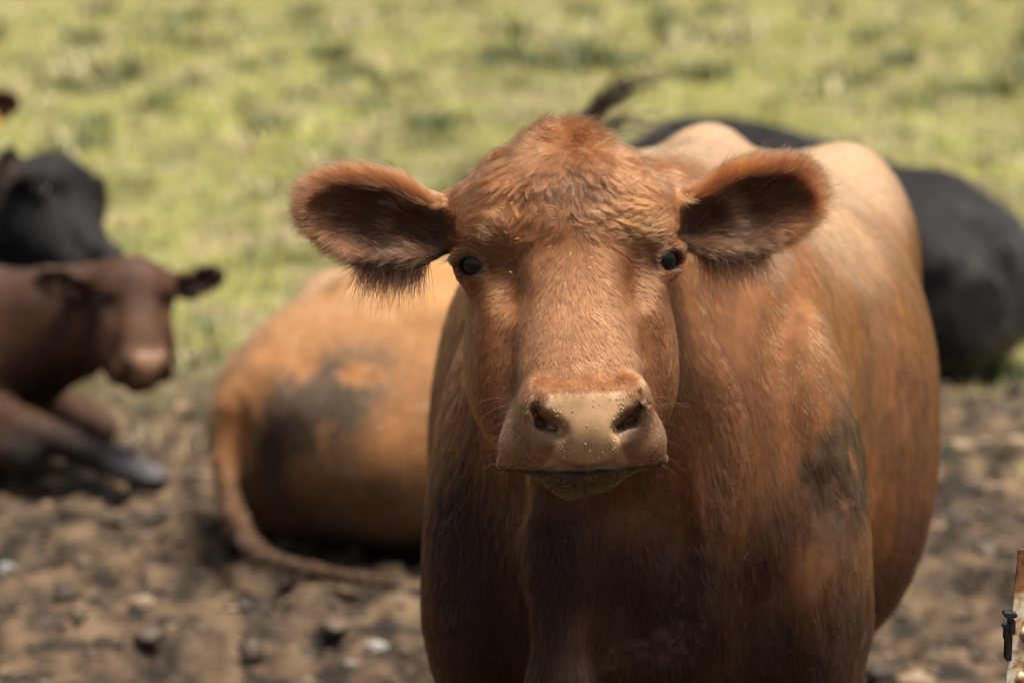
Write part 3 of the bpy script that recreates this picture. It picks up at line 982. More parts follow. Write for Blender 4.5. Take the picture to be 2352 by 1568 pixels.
# eyelashes
PL = []
for sx in (-1, 1):
    for i in range(46):
        t = i / 45
        a = np.array([sx * lerp(0.112, 0.156, t), lerp(0.012, 0.006, t) + 0.006 * math.sin(PI * t), lerp(-0.020, -0.056, t)])
        dd = unit(np.array([sx * lerp(0.15, 0.9, t), lerp(-0.75, -0.45, t), lerp(0.75, 0.35, t)]) + 0.15 * rg.normal(size=3))
        q = [HF.world(a + dd * 0.022 * s_ + np.array([0, 0.006 * s_ * s_, 0])) for s_ in np.linspace(0, 1, 5)]
        PL.append(q)
PL = np.array(PL)
curves_obj("eyelashes", PL, 0.0003 * np.linspace(1, 0.3, 5)[None].repeat(len(PL), 0), M_LASH, cow, kind='stuff')
# whiskers
PW = []
for sx in (-1, 1):
    for i in range(12):
        a = np.array([sx * rg.uniform(0.066, 0.10), rg.uniform(-0.26, -0.17), rg.uniform(0.05, 0.09)])
        dd = unit(np.array([sx * 1.0, rg.uniform(-0.5, 0.25), rg.uniform(0.0, 0.7)]))
        ln = rg.uniform(0.02, 0.05)
        PW.append([HF.world(a + dd * ln * s_ + np.array([0, -0.012 * s_ * s_, 0])) for s_ in np.linspace(0, 1, 6)])
    for i in range(10):
        a = np.array([sx * rg.uniform(0.10, 0.13), rg.uniform(0.02, 0.05), -0.035])
        dd = unit(np.array([sx * 1.0, rg.uniform(-0.2, 0.7), 0.4]))
        PW.append([HF.world(a + dd * rg.uniform(0.02, 0.04) * s_) for s_ in np.linspace(0, 1, 6)])
PW = np.array(PW)
curves_obj("whiskers", PW, 0.00014 * np.linspace(1, 0.4, 6)[None].repeat(len(PW), 0), M_WHISKER, cow, kind='stuff')
# bits of hay caught in the coat
PH = []
for i in range(14):
    hx, hu = rg.uniform(-0.10, 0.11), rg.uniform(-0.03, 0.165)
    hp = S.project(HF.world(np.array([[hx, hu, 0.02]])), 6, 0.03)[0]
    nn = unit(S.grad(hp[None]))[0]
    dd = unit(np.cross(nn, rg.normal(size=3)))
    ln = rg.uniform(0.003, 0.010)
    PH.append([hp + nn * 0.009 + dd * ln * (s_ - 0.5) + nn * 0.003 * math.sin(s_ * PI) for s_ in np.linspace(0, 1, 4)])
PH = np.array(PH)
M_HAY = plain_mat("dry_hay", (0.62, 0.50, 0.32), 0.6)
curves_obj("hay_bits", PH, np.full(PH.shape[:2], 0.00032), M_HAY, cow, kind='stuff')
# beads of moisture on the nose leather
M_DROP, nt_, b_ = new_mat("water_bead")
b_.inputs['Base Color'].default_value = (0.50, 0.34, 0.20, 1)
b_.inputs['Roughness'].default_value = 0.05
b_.inputs['Transmission Weight'].default_value = 0.15
b_.inputs['IOR'].default_value = 1.33
b_.inputs['Specular IOR Level'].default_value = 0.8
sv, sf = uv_sphere(1.0, 8, 5)
DV, DF = [], []
spots = []
for i in range(900):
    hx, hu = rg.uniform(-0.056, 0.056), rg.uniform(-0.260, -0.172)
    lim = np.interp(hu, [-0.262, -0.222, -0.205, -0.178], [0.052, 0.036, 0.030, 0.046])
    if abs(hx) > lim:
        continue
    edge = (lim - abs(hx)) < 0.012
    if not edge and rg.random() > 0.06:
        continue
    if any((hx - a) ** 2 + (hu - b) ** 2 < rg.uniform(0.0014, 0.004) ** 2 for a, b in spots):
        continue
    spots.append((hx, hu))
    if len(spots) > 170:
        break
hp = S.project(HF.world(np.array([[a, b, 0.125] for a, b in spots])), 8, 0.02)
hn = unit(S.grad(hp))
for q, n_ in zip(hp, hn):
    if HF.local(q[None])[0][2] < 0.06:
        continue
    rr = rg.uniform(0.0005, 0.0012)
    DV.append(q + n_ * rr * 0.3 + sv * rr * np.array([1, 1, 1.15]))
    DF.append(sf + len(sv) * (len(DV) - 1))
mesh_obj("moisture_beads", np.concatenate(DV), np.concatenate(DF), M_DROP, cow)['kind'] = 'stuff'
# tail switch
PT = []
wisps = [([(1290, 330), (1345, 275), (1390, 232), (1435, 192), (1448, 178)], 5.06, 40), ([(1290, 330), (1350, 272), (1400, 225), (1450, 195), (1500, 186), (1545, 190)], 5.03, 46),
         ([(1290, 330), (1350, 272), (1420, 212), (1480, 185), (1530, 150)], 5.08, 9), ([(1290, 335), (1360, 290), (1388, 262), (1400, 240), (1440, 205)], 5.0, 22),
         ([(1295, 345), (1370, 308), (1410, 288), (1450, 282), (1500, 292), (1540, 312)], 4.98, 34), ([(1295, 345), (1380, 300), (1440, 268), (1500, 262), (1560, 275)], 5.02, 5)]
for pl, yy, n_ in wisps:
    wp = np.array([W(a, b, yy) for a, b in pl])
    tk = np.linspace(0, 1, len(pl))
    for i in range(n_):
        q = np.linspace(0, rg.uniform(0.75, 1.0), 9)
        pts = np.stack([smooth_eval(tk, wp[:, k], q) for k in range(3)], 1)
        sp = rg.normal(size=3) * 0.017
        PT.append(pts + sp[None] * np.minimum(0.35 + q, 1)[:, None] ** 1.5 + rg.normal(size=3)[None] * 0.002)
PT = np.array(PT)
curves_obj("tail_switch", PT, 0.0009 * np.linspace(1, 0.4, 9)[None].repeat(len(PT), 0), M_LASH, cow, kind='stuff')

# ================================================================== lying cattle
def lying(pos, ang, sc, head_fr, coat, label, cat, tail=True, near=1, extra=None, h=0.018, mark=None, neck_low=False, furn=9000, hind=True, ears=(0.0, 0.0), sag=0.0):
    """pos: ground point below the shoulder, ang: direction of the rump seen from the shoulder"""
    o = np.array([pos[0], pos[1], gz(pos[0], pos[1]) - 0.02])
    bd = np.array([math.cos(ang), math.sin(ang), 0])
    fr = Frame(o, np.stack([np.array([bd[1], -bd[0], 0]), bd, np.array([0, 0, 1.0])], 1), sc)
    Q = Shape()
    A = lambda prim, k=0.06, mode='u': Q.add(prim, k, mode, fr)
    rows = [(-0.22, 0.08, 0, 0.56, 0.20, 0.36), (-0.14, 0.19, 0, 0.64, 0.10, 0.34), (0.0, 0.27, 0, 0.715, 0.03, 0.30), (0.3, 0.36, 0, 0.74, 0.0, 0.28),
                     (0.65, 0.43, 0, 0.735, 0.0, 0.27), (0.95, 0.43, 0, 0.735, 0.0, 0.28), (1.20, 0.38, 0, 0.72, 0.0, 0.32), (1.40, 0.31, 0, 0.65, 0.03, 0.32),
                     (1.55, 0.21, 0, 0.56, 0.08, 0.32), (1.63, 0.09, 0, 0.47, 0.16, 0.31)]
    if sag:
        rows = [(r_[0], r_[1] * (1 + 0.25 * sag), r_[2], r_[3] * (1 - sag * sstep(0.2, 1.7, r_[0])), r_[4], r_[5] * (1 - sag * sstep(0.2, 1.7, r_[0]))) for r_ in rows]
    A(LOFT(1, 0, 2, rows, e=2.25 if not sag else 2.0), 0.03)
    if not sag:
        A(RC((0, 0.1, 0.70), (0, 1.25, 0.70), 0.045, 0.04))
    for sx in (-1, 1):
        A(EL((sx * 0.24, 1.10, 0.63 * (1 - 0.75 * sag)), (0.09, 0.11, 0.07)), 0.10)
        A(EL((sx * 0.27, 1.18, 0.30), (0.20, 0.34, 0.27)), 0.09)
        A(EL((sx * 0.12, 1.52, 0.42), (0.07, 0.09, 0.09)), 0.06)
        A(EL((sx * 0.20, 0.02, 0.38), (0.13, 0.17, 0.25)), 0.08)
        A(RC((sx * 0.24, 0.12, 0.24), (sx * 0.26, -0.30, 0.13), 0.14, 0.068), 0.06)
        if not (extra and extra.get('stretch') == sx):
            A(RC((sx * 0.26, -0.34, 0.11), (sx * 0.25, 0.05, 0.05), 0.055, 0.04), 0.03)
        else:
            A(RC((sx * 0.24, -0.20, 0.24), (sx * 0.20, -0.55, 0.12), 0.075, 0.05), 0.04)
            A(RC((sx * 0.20, -0.55, 0.12), (sx * 0.20, -0.74, 0.05), 0.05, 0.05), 0.03)
        if hind:
            A(RC((sx * 0.40, 0.92, 0.14), (sx * 0.46, 1.28, 0.07), 0.10, 0.05), 0.05)
            A(RC((sx * 0.46, 1.28, 0.07), (sx * 0.50, 0.85, 0.05), 0.045, 0.04), 0.03)
            A(RC((sx * 0.50, 0.85, 0.05), (sx * 0.50, 0.76, 0.045), 0.046, 0.04), 0.02)
    A(RC((0, -0.16, 0.42), (0, -0.05, 0.16), 0.15, 0.13), 0.06)
    hn_ = head_fr.world((0, 0.0, -0.19))
    hn2 = head_fr.world((0, -0.08, -0.16))
    Q.add(RC(fr.world((0, 0.06, 0.50)), hn_, 0.20 * sc, 0.13 * head_fr.sc), 0.07)
    Q.add(RC(fr.world((0, -0.02, 0.36)), hn2, 0.20 * sc, 0.10 * head_fr.sc), 0.07)
    add_head(Q, head_fr, ear_roll=ears, hollow=False, cup=True)
    if tail:
        pts = [fr.world(q) for q in tail]
        for i in range(len(pts) - 1):
            ra, rb = lerp(0.048, 0.013, (i / (len(pts) - 1)) ** 0.7), lerp(0.048, 0.013, ((i + 1) / (len(pts) - 1)) ** 0.7)
            Q.add(RC(pts[i], pts[i + 1], ra * sc, rb * sc), 0.03)
    axq, Dq = Q.grid(h)
    Vq, Fq = surface_nets(axq, Dq)
    Vq = Q.project(Vq, 3)
    Nq = unit(Q.grad(Vq, 0.004))
    Vq = Vq + Nq * (0.012 * (fbm(Vq, 7, 5) - 0.5))[:, None]
    lq, hq = fr.local(Vq), head_fr.local(Vq)
    cq = np.array(coat)[None] * (0.6 + 0.8 * fbm(Vq, 5, 33))[:, None]
    hx, hu, hc = hq.T
    hmask = sstep(-0.22, -0.18, hc) * (np.abs(hx) < 0.42) * (hu > -0.4) * (hu < 0.26)
    # mud along the underside of a resting animal and on its legs
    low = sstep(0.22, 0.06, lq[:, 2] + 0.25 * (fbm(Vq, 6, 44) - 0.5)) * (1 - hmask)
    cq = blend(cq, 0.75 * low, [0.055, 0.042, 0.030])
    nq = Nq @ head_fr.R
    inn = hmask * sstep(0.17, 0.2, np.abs(hx)) * sstep(0.1, 0.4, nq[:, 2]) * sstep(0.06, 0.045, np.abs(ear_off(hx, hu)))
    cq = blend(cq, 0.85 * inn, [0.03, 0.017, 0.012])
    padq = hmask * sstep(0.05, 0.04, np.abs(hx)) * sstep(-0.27, -0.262, hu) * sstep(-0.16, -0.168, hu) * (hc > 0.05)
    cq = blend(cq, padq, np.array([0.34, 0.20, 0.12]) if max(coat) > 0.05 else np.array([0.03, 0.028, 0.028]))
    for sx in (-1, 1):
        cq = blend(cq, hmask * np.exp(-((np.abs(hx) - 0.05) ** 2 + (hu + 0.195) ** 2) / 0.00012) * 0.5, [0.02, 0.012, 0.01])
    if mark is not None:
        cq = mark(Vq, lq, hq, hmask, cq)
    cq = np.clip(cq, 0.003, 0.6)
    ob = mesh_obj("cow" if cat != "calf" else "calf", Vq, Fq, M_HIDE, cols=cq * 0.8, attrs={"wet": padq}, origin=o)
    tag(ob, label, cat, G_COW)
    add_eyes(head_fr, ob)
    rq = np.random.default_rng(int(abs(pos[0]) * 1000))
    if furn:
        T, bc = surf_sample(Vq, Fq, (Vq[:, 2] > 0.05) * 1.0, furn, rq)
        p = (Vq[T] * bc[..., None]).sum(1)
        nn = unit((Nq[T] * bc[..., None]).sum(1))
        cv = (cq[T] * bc[..., None]).sum(1)
        d = np.tile(bd * 0.4 + np.array([0, 0, -0.8]), (furn, 1)) + 0.5 * (np.stack([vnoise(p, 6, 61), vnoise(p, 6, 62), vnoise(p, 6, 63)], 1) - 0.5)
        L = 0.030 * sc * np.clip(1 + 0.3 * rq.normal(size=furn), 0.4, 1.8)
        hh = head_fr.local(p)
        L = np.where(hh[:, 2] > -0.15, 0.014, L)
        P = grow(p, nn, d, L, np.full(furn, 0.25), rq, K=3, jitter=0.2)
        curves_obj("coat_fur", P, 0.0013 * np.array([1, 0.8, 0.3])[None].repeat(furn, 0), M_FUR, ob, coat_color(cv, p, rq, 0.25), kind='stuff')
    return ob, fr, Q
def head_frame(center, look, sc, tilt=0.0, rollv=0.0):
    """look: the way the face is turned; tilt lowers (+) the muzzle"""
    C_ = unit(np.array(look, float))
    R_ = unit(np.cross(np.array([0, 0, 1.0]), C_))
    U_ = np.cross(C_, R_)
    a, b = math.cos(rollv), math.sin(rollv)
    R_, U_ = R_ * a + U_ * b, U_ * a - R_ * b
    a, b = math.cos(tilt), math.sin(tilt)
    C_, U_ = C_ * a - U_ * b, U_ * a + C_ * b
    return Frame(center, np.stack([R_, U_, C_], 1), sc)

# light brown cow, rump this way, between the calf and the standing cow
tan_dir = math.atan2(-0.66, -0.75)
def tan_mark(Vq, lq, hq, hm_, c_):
    g = np.exp(-(((lq[:, 0] + 0.225) / 0.105) ** 2 + ((lq[:, 2] - 0.45) / 0.12) ** 2)) * sstep(1.2, 1.4, lq[:, 1]) * sstep(0.33, 0.47, 0.6 * fbm(Vq, 11, 17) + 0.4 * fbm(Vq, 34, 24, 2))
    c_ = blend(c_, np.clip(g * 1.8, 0, 0.92), [0.055, 0.043, 0.030])
    t = np.exp(-(((lq[:, 0] + 0.12) / 0.05) ** 2 + ((lq[:, 2] - 0.28) / 0.13) ** 2)) * sstep(1.4, 1.5, lq[:, 1]) * (lq[:, 1] < 1.66)  # shaded crease between tail and thigh, painted into the coat
    c_ = blend(c_, np.clip(1.3 * t, 0, 0.95), [0.020, 0.012, 0.009])
    lo_ = sstep(0.40, 0.14, lq[:, 2] + 0.25 * (fbm(Vq, 5, 18) - 0.5)) * (1 - hm_)  # underside shade painted as a darker coat
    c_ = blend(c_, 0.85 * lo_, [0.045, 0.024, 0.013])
    t2 = sstep(0.55, 0.68, fbm(Vq, 4.5, 19)) * (1 - hm_)
    c_ = blend(c_, 0.4 * t2, [0.17, 0.12, 0.075])
    c_ = blend(c_, 0.6 * sstep(0.55, 0.75, lq[:, 2]), [0.46, 0.25, 0.105])  # light on the back painted in as a paler top
    return c_
shoulder_tan = np.array([-0.66 + 1.55 * 0.75, 6.28 + 1.55 * 0.66])
hf_tan = head_frame((shoulder_tan[0] + 0.35, shoulder_tan[1] + 0.45, 0.52), (0.5, 0.85, -0.1), 1.0)
TT = [(0, 1.56, 0.50), (0.03, 1.63, 0.42), (0.02, 1.66, 0.28), (-0.07, 1.70, 0.16), (-0.20, 1.71, 0.08), (-0.36, 1.66, 0.06), (-0.56, 1.55, 0.05)]
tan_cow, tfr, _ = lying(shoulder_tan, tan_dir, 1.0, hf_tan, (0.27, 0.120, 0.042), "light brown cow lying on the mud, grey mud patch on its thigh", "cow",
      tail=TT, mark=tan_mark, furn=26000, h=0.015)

# brown calf at the left edge, head turned to the camera
def calf_mark(Vq, lq, hq, hm_, c_):
    hx, hu, hc = hq.T
    c_ = blend(c_, 0.6 * hm_ * np.exp(-((hx - 0.01) / 0.05) ** 2) * sstep(-0.12, 0.0, hu), [0.10, 0.058, 0.042])  # sheen on the forehead, painted as a paler coat
    c_ = blend(c_, 0.8 * hm_ * np.exp(-(hx / 0.085) ** 2 - ((hu + 0.19) / 0.035) ** 2) * sstep(0.02, 0.05, hc), [0.24, 0.13, 0.075])
    leg = sstep(-0.20, -0.34, lq[:, 1]) * sstep(0.30, 0.16, lq[:, 2])
    c_ = blend(c_, 0.9 * leg * (lq[:, 0] < 0), [0.012, 0.011, 0.011])
    under = sstep(0.10, -0.05, lq[:, 1]) * sstep(0.52, 0.36, lq[:, 2]) * (1 - hm_) * sstep(0.22, 0.14, np.abs(lq[:, 0]))  # black shadow below the neck, painted onto the chest
    c_ = blend(c_, 0.85 * under, [0.012, 0.006, 0.004])
    sock = hm_ * np.exp(-((np.abs(hx) - 0.115) ** 2 + (hu + 0.005) ** 2) / 0.0009)  # eye sockets darkened with painted shade
    c_ = blend(c_, 0.8 * sock, [0.015, 0.008, 0.005])
    c_ = c_ * np.where(hm_ > 0.5, 0.6 + 0.8 * fbm(Vq, 22, 36), 1.0)[:, None]
    hf = leg * sstep(-0.55, -0.62, lq[:, 1]) * (Nz(Vq, lq) > 0.0)
    c_ = blend(c_, 0.7 * hf, [0.15, 0.14, 0.15])
    return c_
def Nz(Vq, lq):
    return lq[:, 2] - 0.045
calf_c = W(318, 696, 6.95)
hf_calf = head_frame(calf_c, (0.40, -0.91, 0.10), 0.86, 0.02, -0.05)
calf, cfr, _ = lying((-1.62, 7.25), math.radians(165), 0.86, hf_calf, (0.052, 0.0215, 0.0105), "dark brown calf lying at the left edge, its head turned to the camera", "calf",
      tail=[(0, 1.58, 0.50), (0.1, 1.68, 0.3), (0.2, 1.66, 0.08)], mark=calf_mark, furn=16000, extra={'stretch': -1})
# a yellow ear tag
def ear_tag(fr, sx, par):
    c0 = np.array([sx * 0.255, 0.022, -0.085])
    prof = [(-0.008, 0.02), (0.008, 0.02), (0.014, 0.0), (0.016, -0.030), (-0.016, -0.030), (-0.014, 0.0)]
    Vt = [c0 + np.array([a, b, z]) for z in (0.0, 0.003) for a, b in prof]
    n = len(prof)
    Ft = [tuple(range(n))[::-1], tuple(range(n, 2 * n))] + [(i, (i + 1) % n, n + (i + 1) % n, n + i) for i in range(n)]
    mesh_obj("ear_tag", fr.world(np.array(Vt)), Ft, M_TAG, par, smooth=False, origin=fr.world(c0))

# black cow behind the calf
bk_c = W(185, 455, 8.35)
hf_bk = head_frame(bk_c, (0.90, -0.42, 0.05), 1.08, -0.08, -0.28)
lying((-2.50, 8.55), math.radians(165), 1.10, hf_bk, (0.011, 0.010, 0.010), "black cow lying behind the dark brown calf, its greyish face sloping down to the right", "cow", furn=9000, tail=None, ears=(-1.2, -1.5))
# brown cow at the very edge, only an ear in the picture
ed_c = W(-196, 292, 9.3)
hf_ed = head_frame(ed_c, (0.10, -0.99, 0.05), 1.15, 0.0, 0.0)
edge_cow, _, _ = lying((-2.85, 10.1), math.radians(120), 1.15, hf_ed, (0.22, 0.095, 0.04), "brown cow mostly out of the picture, one ear showing above the black cow", "cow", furn=6000, tail=None)
ear_tag(hf_ed, 1, edge_cow)
# black cow lying behind the standing cow
hf_blk = head_frame((0.45, 11.25, 0.42), (-0.5, 0.85, -0.1), 1.1)
lying((0.72, 10.35), math.atan2(-0.88, 0.48), 1.24, hf_blk, (0.011, 0.0095, 0.0095), "black cow lying on the grass behind the standing brown cow", "cow", furn=16000, tail=None, hind=False, sag=0.17)

# ------------------------------------------------------------------ grass
def leaf_mat():
    m, nt, b = new_mat("grass_blade")
    a = attr_node(nt, "Col")
    nt.links.new(a.outputs['Color'], b.inputs['Base Color'])
    b.inputs['Roughness'].default_value = 0.55
    b.inputs['Specular IOR Level'].default_value = 0.3
    return m
def make_grass():
    rg = np.random.default_rng(11)
    n = 52000
    d = 6.8 * (60 / 6.8) ** (rg.random(n) ** 0.85)
    xx = (rg.random(n) * 2 - 1) * np.where(rg.random(n) < 0.72, 0.27 * d + 1.2, 0.80 * d + 3.0)
    m = mud_mask(xx, d)
    keep = rg.random(n) > m ** 0.6 * 0.985
    xx, d, m = xx[keep], d[keep], m[keep]
    n = len(xx)
    z = ground_height(xx, d)
    p = np.stack([xx, d, np.zeros(n)], 1)
    nb = 9
    big = np.clip(d / 13, 0.75, 2.6)
    hgt = (0.05 + 0.07 * vnoise(p, 2.2, 81)) * big ** 0.55
    c1, c2, c3 = np.array([0.34, 0.335, 0.11]), np.array([0.055, 0.070, 0.026]), np.array([0.46, 0.38, 0.24])
    g = fbm(p, 2.6, 91, 3)
    g2 = fbm(p, 0.8, 95, 2)
    colr = c1[None] * (0.8 + 0.6 * g2)[:, None]
    dk = sstep(0.52, 0.60, g)
    hgt = hgt * (1 - 0.3 * dk)
    colr = blend(colr, 0.65 * dk, c2)
    colr = blend(colr, 0.8 * sstep(0.52, 0.66, fbm(p, 2.6, 97, 3)), c3)
    colr = blend(colr, 0.35 * m, c3 * 0.6)
    Vs, Cs = [], []
    for k in range(nb):
        a = rg.random(n) * 6.283
        o = np.stack([rg.normal(size=n), rg.normal(size=n), np.zeros(n)], 1) * (0.035 * big)[:, None]
        bx, by = np.cos(a), np.sin(a)
        ln = hgt * (0.6 + 0.8 * rg.random(n))
        bend = ln * (0.25 + 0.6 * rg.random(n))
        wd = 0.0035 * big * (0.7 + 0.6 * rg.random(n))
        base = np.stack([xx, d, z - 0.01], 1) + o
        side = np.stack([-by, bx, np.zeros(n)], 1) * wd[:, None]
        dirv = np.stack([bx, by, np.zeros(n)], 1)
        mid = base + dirv * (bend * 0.35)[:, None] + np.array([0, 0, 1]) * (ln * 0.62)[:, None]
        tip = base + dirv * bend[:, None] + np.array([0, 0, 1]) * ln[:, None]
        Vs.append(np.stack([base - side, base + side, mid + side * 0.8, mid - side * 0.8, tip], 1))
        Cs.append(np.repeat((colr * (0.75 + 0.5 * rg.random(n))[:, None])[:, None], 5, 1))
    # darker weeds and pale dry tufts standing in clumps
    nc = 300
    cy = 8.2 * (52 / 8.2) ** (rg.random(nc) ** 0.8)
    cx = (rg.random(nc) * 2 - 1) * (0.23 * cy + 0.8)
    pale = rg.random(nc) < 0.22
    for q in range(nc):
        if mud_mask(np.array([cx[q]]), np.array([cy[q]]))[0] > 0.75:
            continue
        R_ = rg.uniform(0.06, 0.17) * np.clip(cy[q] / 14, 0.8, 2.2)
        kb = 46
        ang, rad = rg.random(kb) * 6.283, R_ * np.sqrt(rg.random(kb))
        ox, oy = cx[q] + rad * np.cos(ang), cy[q] + rad * np.sin(ang)
        oz = ground_height(ox, oy)
        base = np.stack([ox, oy, oz - 0.01], 1)
        a = rg.random(kb) * 6.283
        dv = np.stack([np.cos(a), np.sin(a), np.zeros(kb)], 1)
        sd = np.stack([-np.sin(a), np.cos(a), np.zeros(kb)], 1) * (0.010 + 0.010 * rg.random(kb))[:, None] * np.clip(cy[q] / 14, 0.8, 2.0)
        ln = R_ * (0.5 + 0.7 * rg.random(kb))
        mid, tip = base + dv * (ln * 0.25)[:, None] + np.array([0, 0, 1]) * (ln * 0.6)[:, None], base + dv * (ln * 0.6)[:, None] + np.array([0, 0, 1]) * ln[:, None]
        Vs.append(np.stack([base - sd, base + sd, mid + sd * 0.8, mid - sd * 0.8, tip], 1))
        cc0 = np.array([0.38, 0.34, 0.19]) if pale[q] else np.array([0.085, 0.105, 0.038])
        Cs.append(np.repeat((cc0[None] * (0.7 + 0.6 * rg.random(kb))[:, None])[:, None], 5, 1))
    Vg = np.concatenate(Vs).reshape(-1, 3)
    Cg = np.concatenate(Cs).reshape(-1, 3)
    b0 = np.arange(len(Vg) // 5) * 5
    T = np.concatenate([np.stack([b0, b0 + 1, b0 + 2], 1), np.stack([b0, b0 + 2, b0 + 3], 1), np.stack([b0 + 3, b0 + 2, b0 + 4], 1)])
    o = mesh_obj("grass", Vg, T, leaf_mat(), cols=np.clip(Cg, 0.01, 0.6))
    o['kind'] = 'stuff'
make_grass()

# ------------------------------------------------------------------ clods of mud
def ico(sub=1):
    b = bmesh.new()
    bmesh.ops.create_icosphere(b, subdivisions=sub, radius=1.0)
    v = np.array([q.co[:] for q in b.verts])
    f = np.array([[q.index for q in fc.verts] for fc in b.faces])
    b.free()
    return v, f
def make_clods():
    rg = np.random.default_rng(5)
    v0, f0 = ico(2)
    v1, f1 = ico(1)
    Vs, Fs, Cs, k = [], [], [], 0
    for i in range(7000):
        y = 4.6 + 6.8 * rg.random() ** 0.8
        x_ = rg.uniform(-1, 1) * (0.25 * y + 0.9)
        if rg.random() > mud_mask(np.array([x_]), np.array([y]))[0]:
            continue
        r_ = 0.005 + 0.008 * rg.random() + 0.024 * rg.random() ** 8
        vb, fb = (v0, f0) if r_ > 0.013 else (v1, f1)
        vv = vb * (1 + 1.3 * (vnoise(vb, 1.9, i) - 0.5))[:, None] * np.array([rg.uniform(0.8, 1.5), rg.uniform(0.8, 1.3), rg.uniform(0.5, 0.9)]) * r_
        Vs.append(vv + np.array([x_, y, gz(x_, y) + r_ * 0.1]))
        Fs.append(fb + k)
        k += len(vb)
        base = np.array([0.052, 0.036, 0.023]) * math.exp(0.6 * rg.normal())
        Cs.append(np.tile(base, (len(vb), 1)))
    m, nt, b = new_mat("mud_clod")
    a = attr_node(nt, "Col")
    nt.links.new(a.outputs['Color'], b.inputs['Base Color'])
    b.inputs['Roughness'].default_value = 0.7
    o = mesh_obj("mud_clods", np.concatenate(Vs), np.concatenate(Fs), m, cols=np.concatenate(Cs))
    o['kind'] = 'stuff'
make_clods()

# ------------------------------------------------------------------ single stones and straw-coloured lumps on the mud
def lump(name, u_, v_, r_, colr, label, cat, group, flat=0.6, seed=0):
    x_, y_ = (u_ - 1176) / FPX, (784 - v_) / FPX
    dz = (-SP + y_ * CP)
    t = -CAM_Z / dz
    px, py = x_ * t, (CP + y_ * SP) * t
    vv, ff = ico(3)
    vv = vv * (1 + 1.3 * (fbm(vv, 1.6, seed) - 0.5))[:, None] * np.array([1, 0.8, flat]) * r_
    o = mesh_obj(name, vv + np.array([px, py, gz(px, py) + r_ * flat * 0.55]), ff, plain_mat(name + "_surface", colr, 0.8, noise=(60, tuple(q * 0.6 for q in colr))), origin=(px, py, gz(px, py)))
    return tag(o, label, cat, group)
G_ST = "stones lying on the mud"
lump("stone", 868, 1492, 0.026, (0.26, 0.245, 0.225), "pale grey stone on the mud left of the standing cow's leg", "stone", G_ST, seed=1)
lump("stone", 806, 1528, 0.016, (0.27, 0.25, 0.21), "small whitish stone at the bottom, lower left of the pale grey stone", "stone", G_ST, seed=2)
lump("stone", 14, 1322, 0.022, (0.22, 0.215, 0.215), "grey stone at the left edge below the calf", "stone", G_ST, seed=3)
G_LF = "straw coloured lumps on the mud"
lump("dry_clod", 285, 1106, 0.040, (0.27, 0.185, 0.095), "straw coloured clod on the mud just below the calf's foreleg", "clod", G_LF, 0.35, 4)
lump("dry_clod", 418, 945, 0.034, (0.28, 0.20, 0.12), "straw coloured clod beside the calf's outstretched black leg", "clod", G_LF, 0.5, 5)
lump("dry_clod", 2205, 1040, 0.046, (0.25, 0.18, 0.115), "flat straw coloured clod right of the standing cow's belly", "clod", G_LF, 0.35, 6)
lump("dry_clod", 2335, 1042, 0.042, (0.26, 0.20, 0.12), "straw coloured clod at the right edge below the black cow", "clod", G_LF, 0.4, 7)
lump("dry_clod", 2262, 1028, 0.022, (0.25, 0.20, 0.14), "smallest straw coloured clod, between the two flat ones on the right", "clod", G_LF, 0.5, 8)

# ------------------------------------------------------------------ rusty steel post with its insulator
def post_mat():
    m, nt, b = new_mat("rusty_white_paint")
    tc = nt.nodes.new("ShaderNodeTexCoord")
    n = nt.nodes.new("ShaderNodeTexNoise")
    n.inputs['Scale'].default_value = 42
    n.inputs['Detail'].default_value = 6
    n.inputs['Roughness'].default_value = 0.65
    nt.links.new(tc.outputs['Object'], n.inputs['Vector'])
    rust = attr_node(nt, "rust")
    ad = nt.nodes.new("ShaderNodeMath")
    ad.operation = 'ADD'
    nt.links.new(n.outputs['Fac'], ad.inputs[0])
    nt.links.new(rust.outputs['Fac'], ad.inputs[1])
    cr = nt.nodes.new("ShaderNodeValToRGB")
    e = cr.color_ramp.elements
    e.new(0.5); e.new(0.5)
    for el, (p_, c_) in zip(e, [(0.58, (0.66, 0.60, 0.47)), (0.66, (0.50, 0.36, 0.20)), (0.75, (0.26, 0.10, 0.03)), (0.98, (0.045, 0.022, 0.015))]):
        el.position = p_
        el.color = (*c_, 1)
    nt.links.new(ad.outputs[0], cr.inputs[0])
    nt.links.new(cr.outputs[0], b.inputs['Base Color'])
    b.inputs['Roughness'].default_value = 0.6
    bp = nt.nodes.new("ShaderNodeBump")
    bp.inputs['Strength'].default_value = 0.5
    bp.inputs['Distance'].default_value = 0.002
    nt.links.new(ad.outputs[0], bp.inputs['Height'])
    nt.links.new(bp.outputs[0], b.inputs['Normal'])
    return m
M_POST = post_mat()
M_BLACK = plain_mat("black_plastic", (0.012, 0.012, 0.014), 0.4)
PY = 3.0
ptop, pbot = W(2340, 1262, PY), W(2311, 1568, PY)
pdir = unit(pbot - ptop)
gpost = ptop + pdir * ((ptop[2] - (-0.25)) / -pdir[2])
def prism(prof, a, b, n=1):
    """profile (x, y offsets) swept from a to b"""
    V_, F_ = [], []
    k = len(prof)
    for i in range(n + 1):
        o_ = lerp(a, b, i / n)
        V_ += [o_ + np.array([q[0], q[1], 0]) for q in prof]
    for i in range(n):
        for j in range(k):
            F_.append((i * k + j, i * k + (j + 1) % k, (i + 1) * k + (j + 1) % k, (i + 1) * k + j))
    F_.append(tuple(range(k))[::-1])
    F_.append(tuple(range(n * k, n * k + k)))
    return np.array(V_), F_
tprof = [(0, 0), (0.036, 0), (0.036, 0.0045), (0.0205, 0.0055), (0.0205, 0.032), (0.0155, 0.032), (0.0155, 0.0055), (0, 0.0045)]
pv, pf = prism(tprof, ptop, gpost, 40)
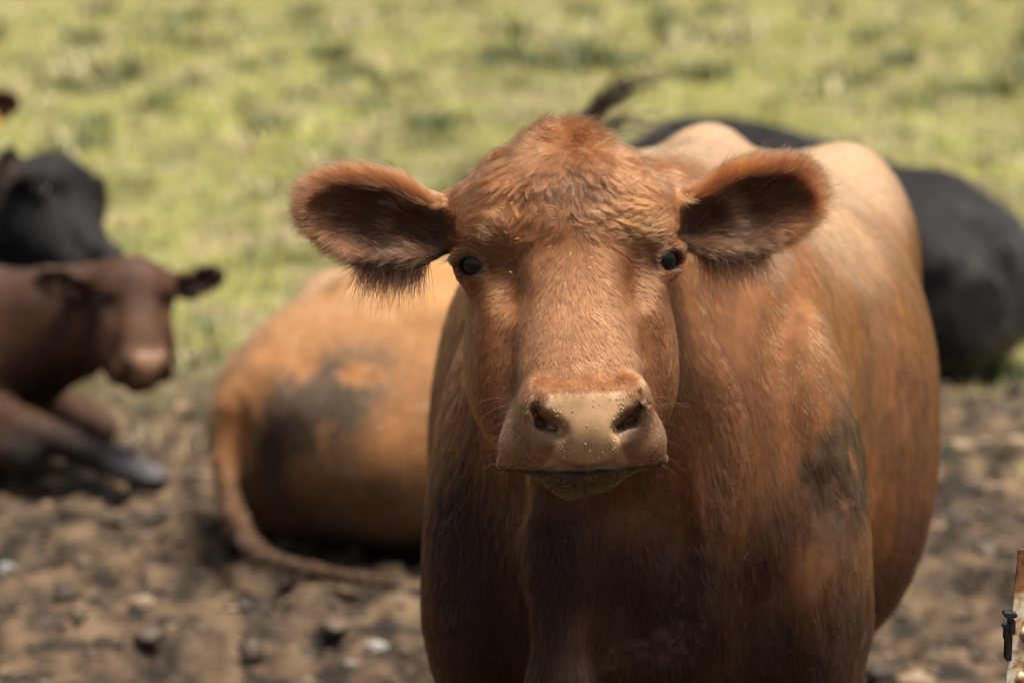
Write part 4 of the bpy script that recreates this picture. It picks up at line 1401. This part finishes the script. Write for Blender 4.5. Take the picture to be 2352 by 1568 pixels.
dist = np.linalg.norm(pv - ptop, axis=1)
xo = (pv[:, 0] - (ptop[0] + (pv[:, 2] - ptop[2]) / pdir[2] * pdir[0]))
rust = 0.38 * sstep(0.055, 0.02, dist) + 0.16 * sstep(0.004, 0.0, xo) + 0.20 * sstep(0.013, 0.022, xo) * sstep(0.05, 0.12, dist) - 0.02
post = mesh_obj("fence_post", pv, pf, M_POST, smooth=False, attrs={"rust": rust}, origin=(gpost[0], gpost[1], 0))
tag(post, "rusty white painted steel fence post with a black clip at the lower right edge", "fence post")
sv, sf = uv_sphere(1.0, 14, 10)
for k in range(12):
    a = ptop + pdir * (0.112 + 0.060 * k) + np.array([0.0180, -0.001, 0])
    vv = sv * np.array([0.0062, 0.0060, 0.0105])
    mesh_obj("stud", a + vv, sf, M_POST, post, attrs={"rust": 0.10 + 0.12 * vnoise(vv * 200, 1, k)}, origin=a)
def block(lo, hi, be=0.0012):
    b = bmesh.new()
    bmesh.ops.create_cube(b, size=1.0)
    lo, hi = np.array(lo), np.array(hi)
    for q in b.verts:
        q.co = Vector(lo + (np.array(q.co) + 0.5) * (hi - lo))
    bmesh.ops.bevel(b, geom=list(b.edges), offset=be, segments=2, affect='EDGES')
    v = np.array([q.co[:] for q in b.verts])
    f = [tuple(w_.index for w_ in fc.verts) for fc in b.faces]
    b.free()
    return v, f
ins = W(2325, 1400, PY)
ppu = PY / FPX / CP
IV, IF_ = [], []
def ins_block(u0, u1, v0, v1, y0, y1):
    a, b = W(u0, v1, PY), W(u1, v0, PY)
    v, f = block((a[0], PY + y0, a[2]), (b[0], PY + y1, b[2]))
    k = sum(len(q) for q in IV)
    IV.append(v)
    IF_.extend(tuple(i + k for i in t) for t in f)
ins_block(2304, 2333, 1403, 1413, -0.012, 0.010)
ins_block(2316, 2330, 1420, 1452, -0.010, 0.012)
ins_block(2301, 2322, 1431, 1440, -0.008, 0.004)
ins_block(2306, 2324, 1440, 1470, -0.006, 0.010)
ins_block(2309, 2325, 1462, 1516, -0.004, 0.014)
ins_block(2320, 2345, 1424, 1446, 0.0055, 0.016)
insu = mesh_obj("insulator", np.concatenate(IV), IF_, M_BLACK, post, smooth=False, origin=ins)
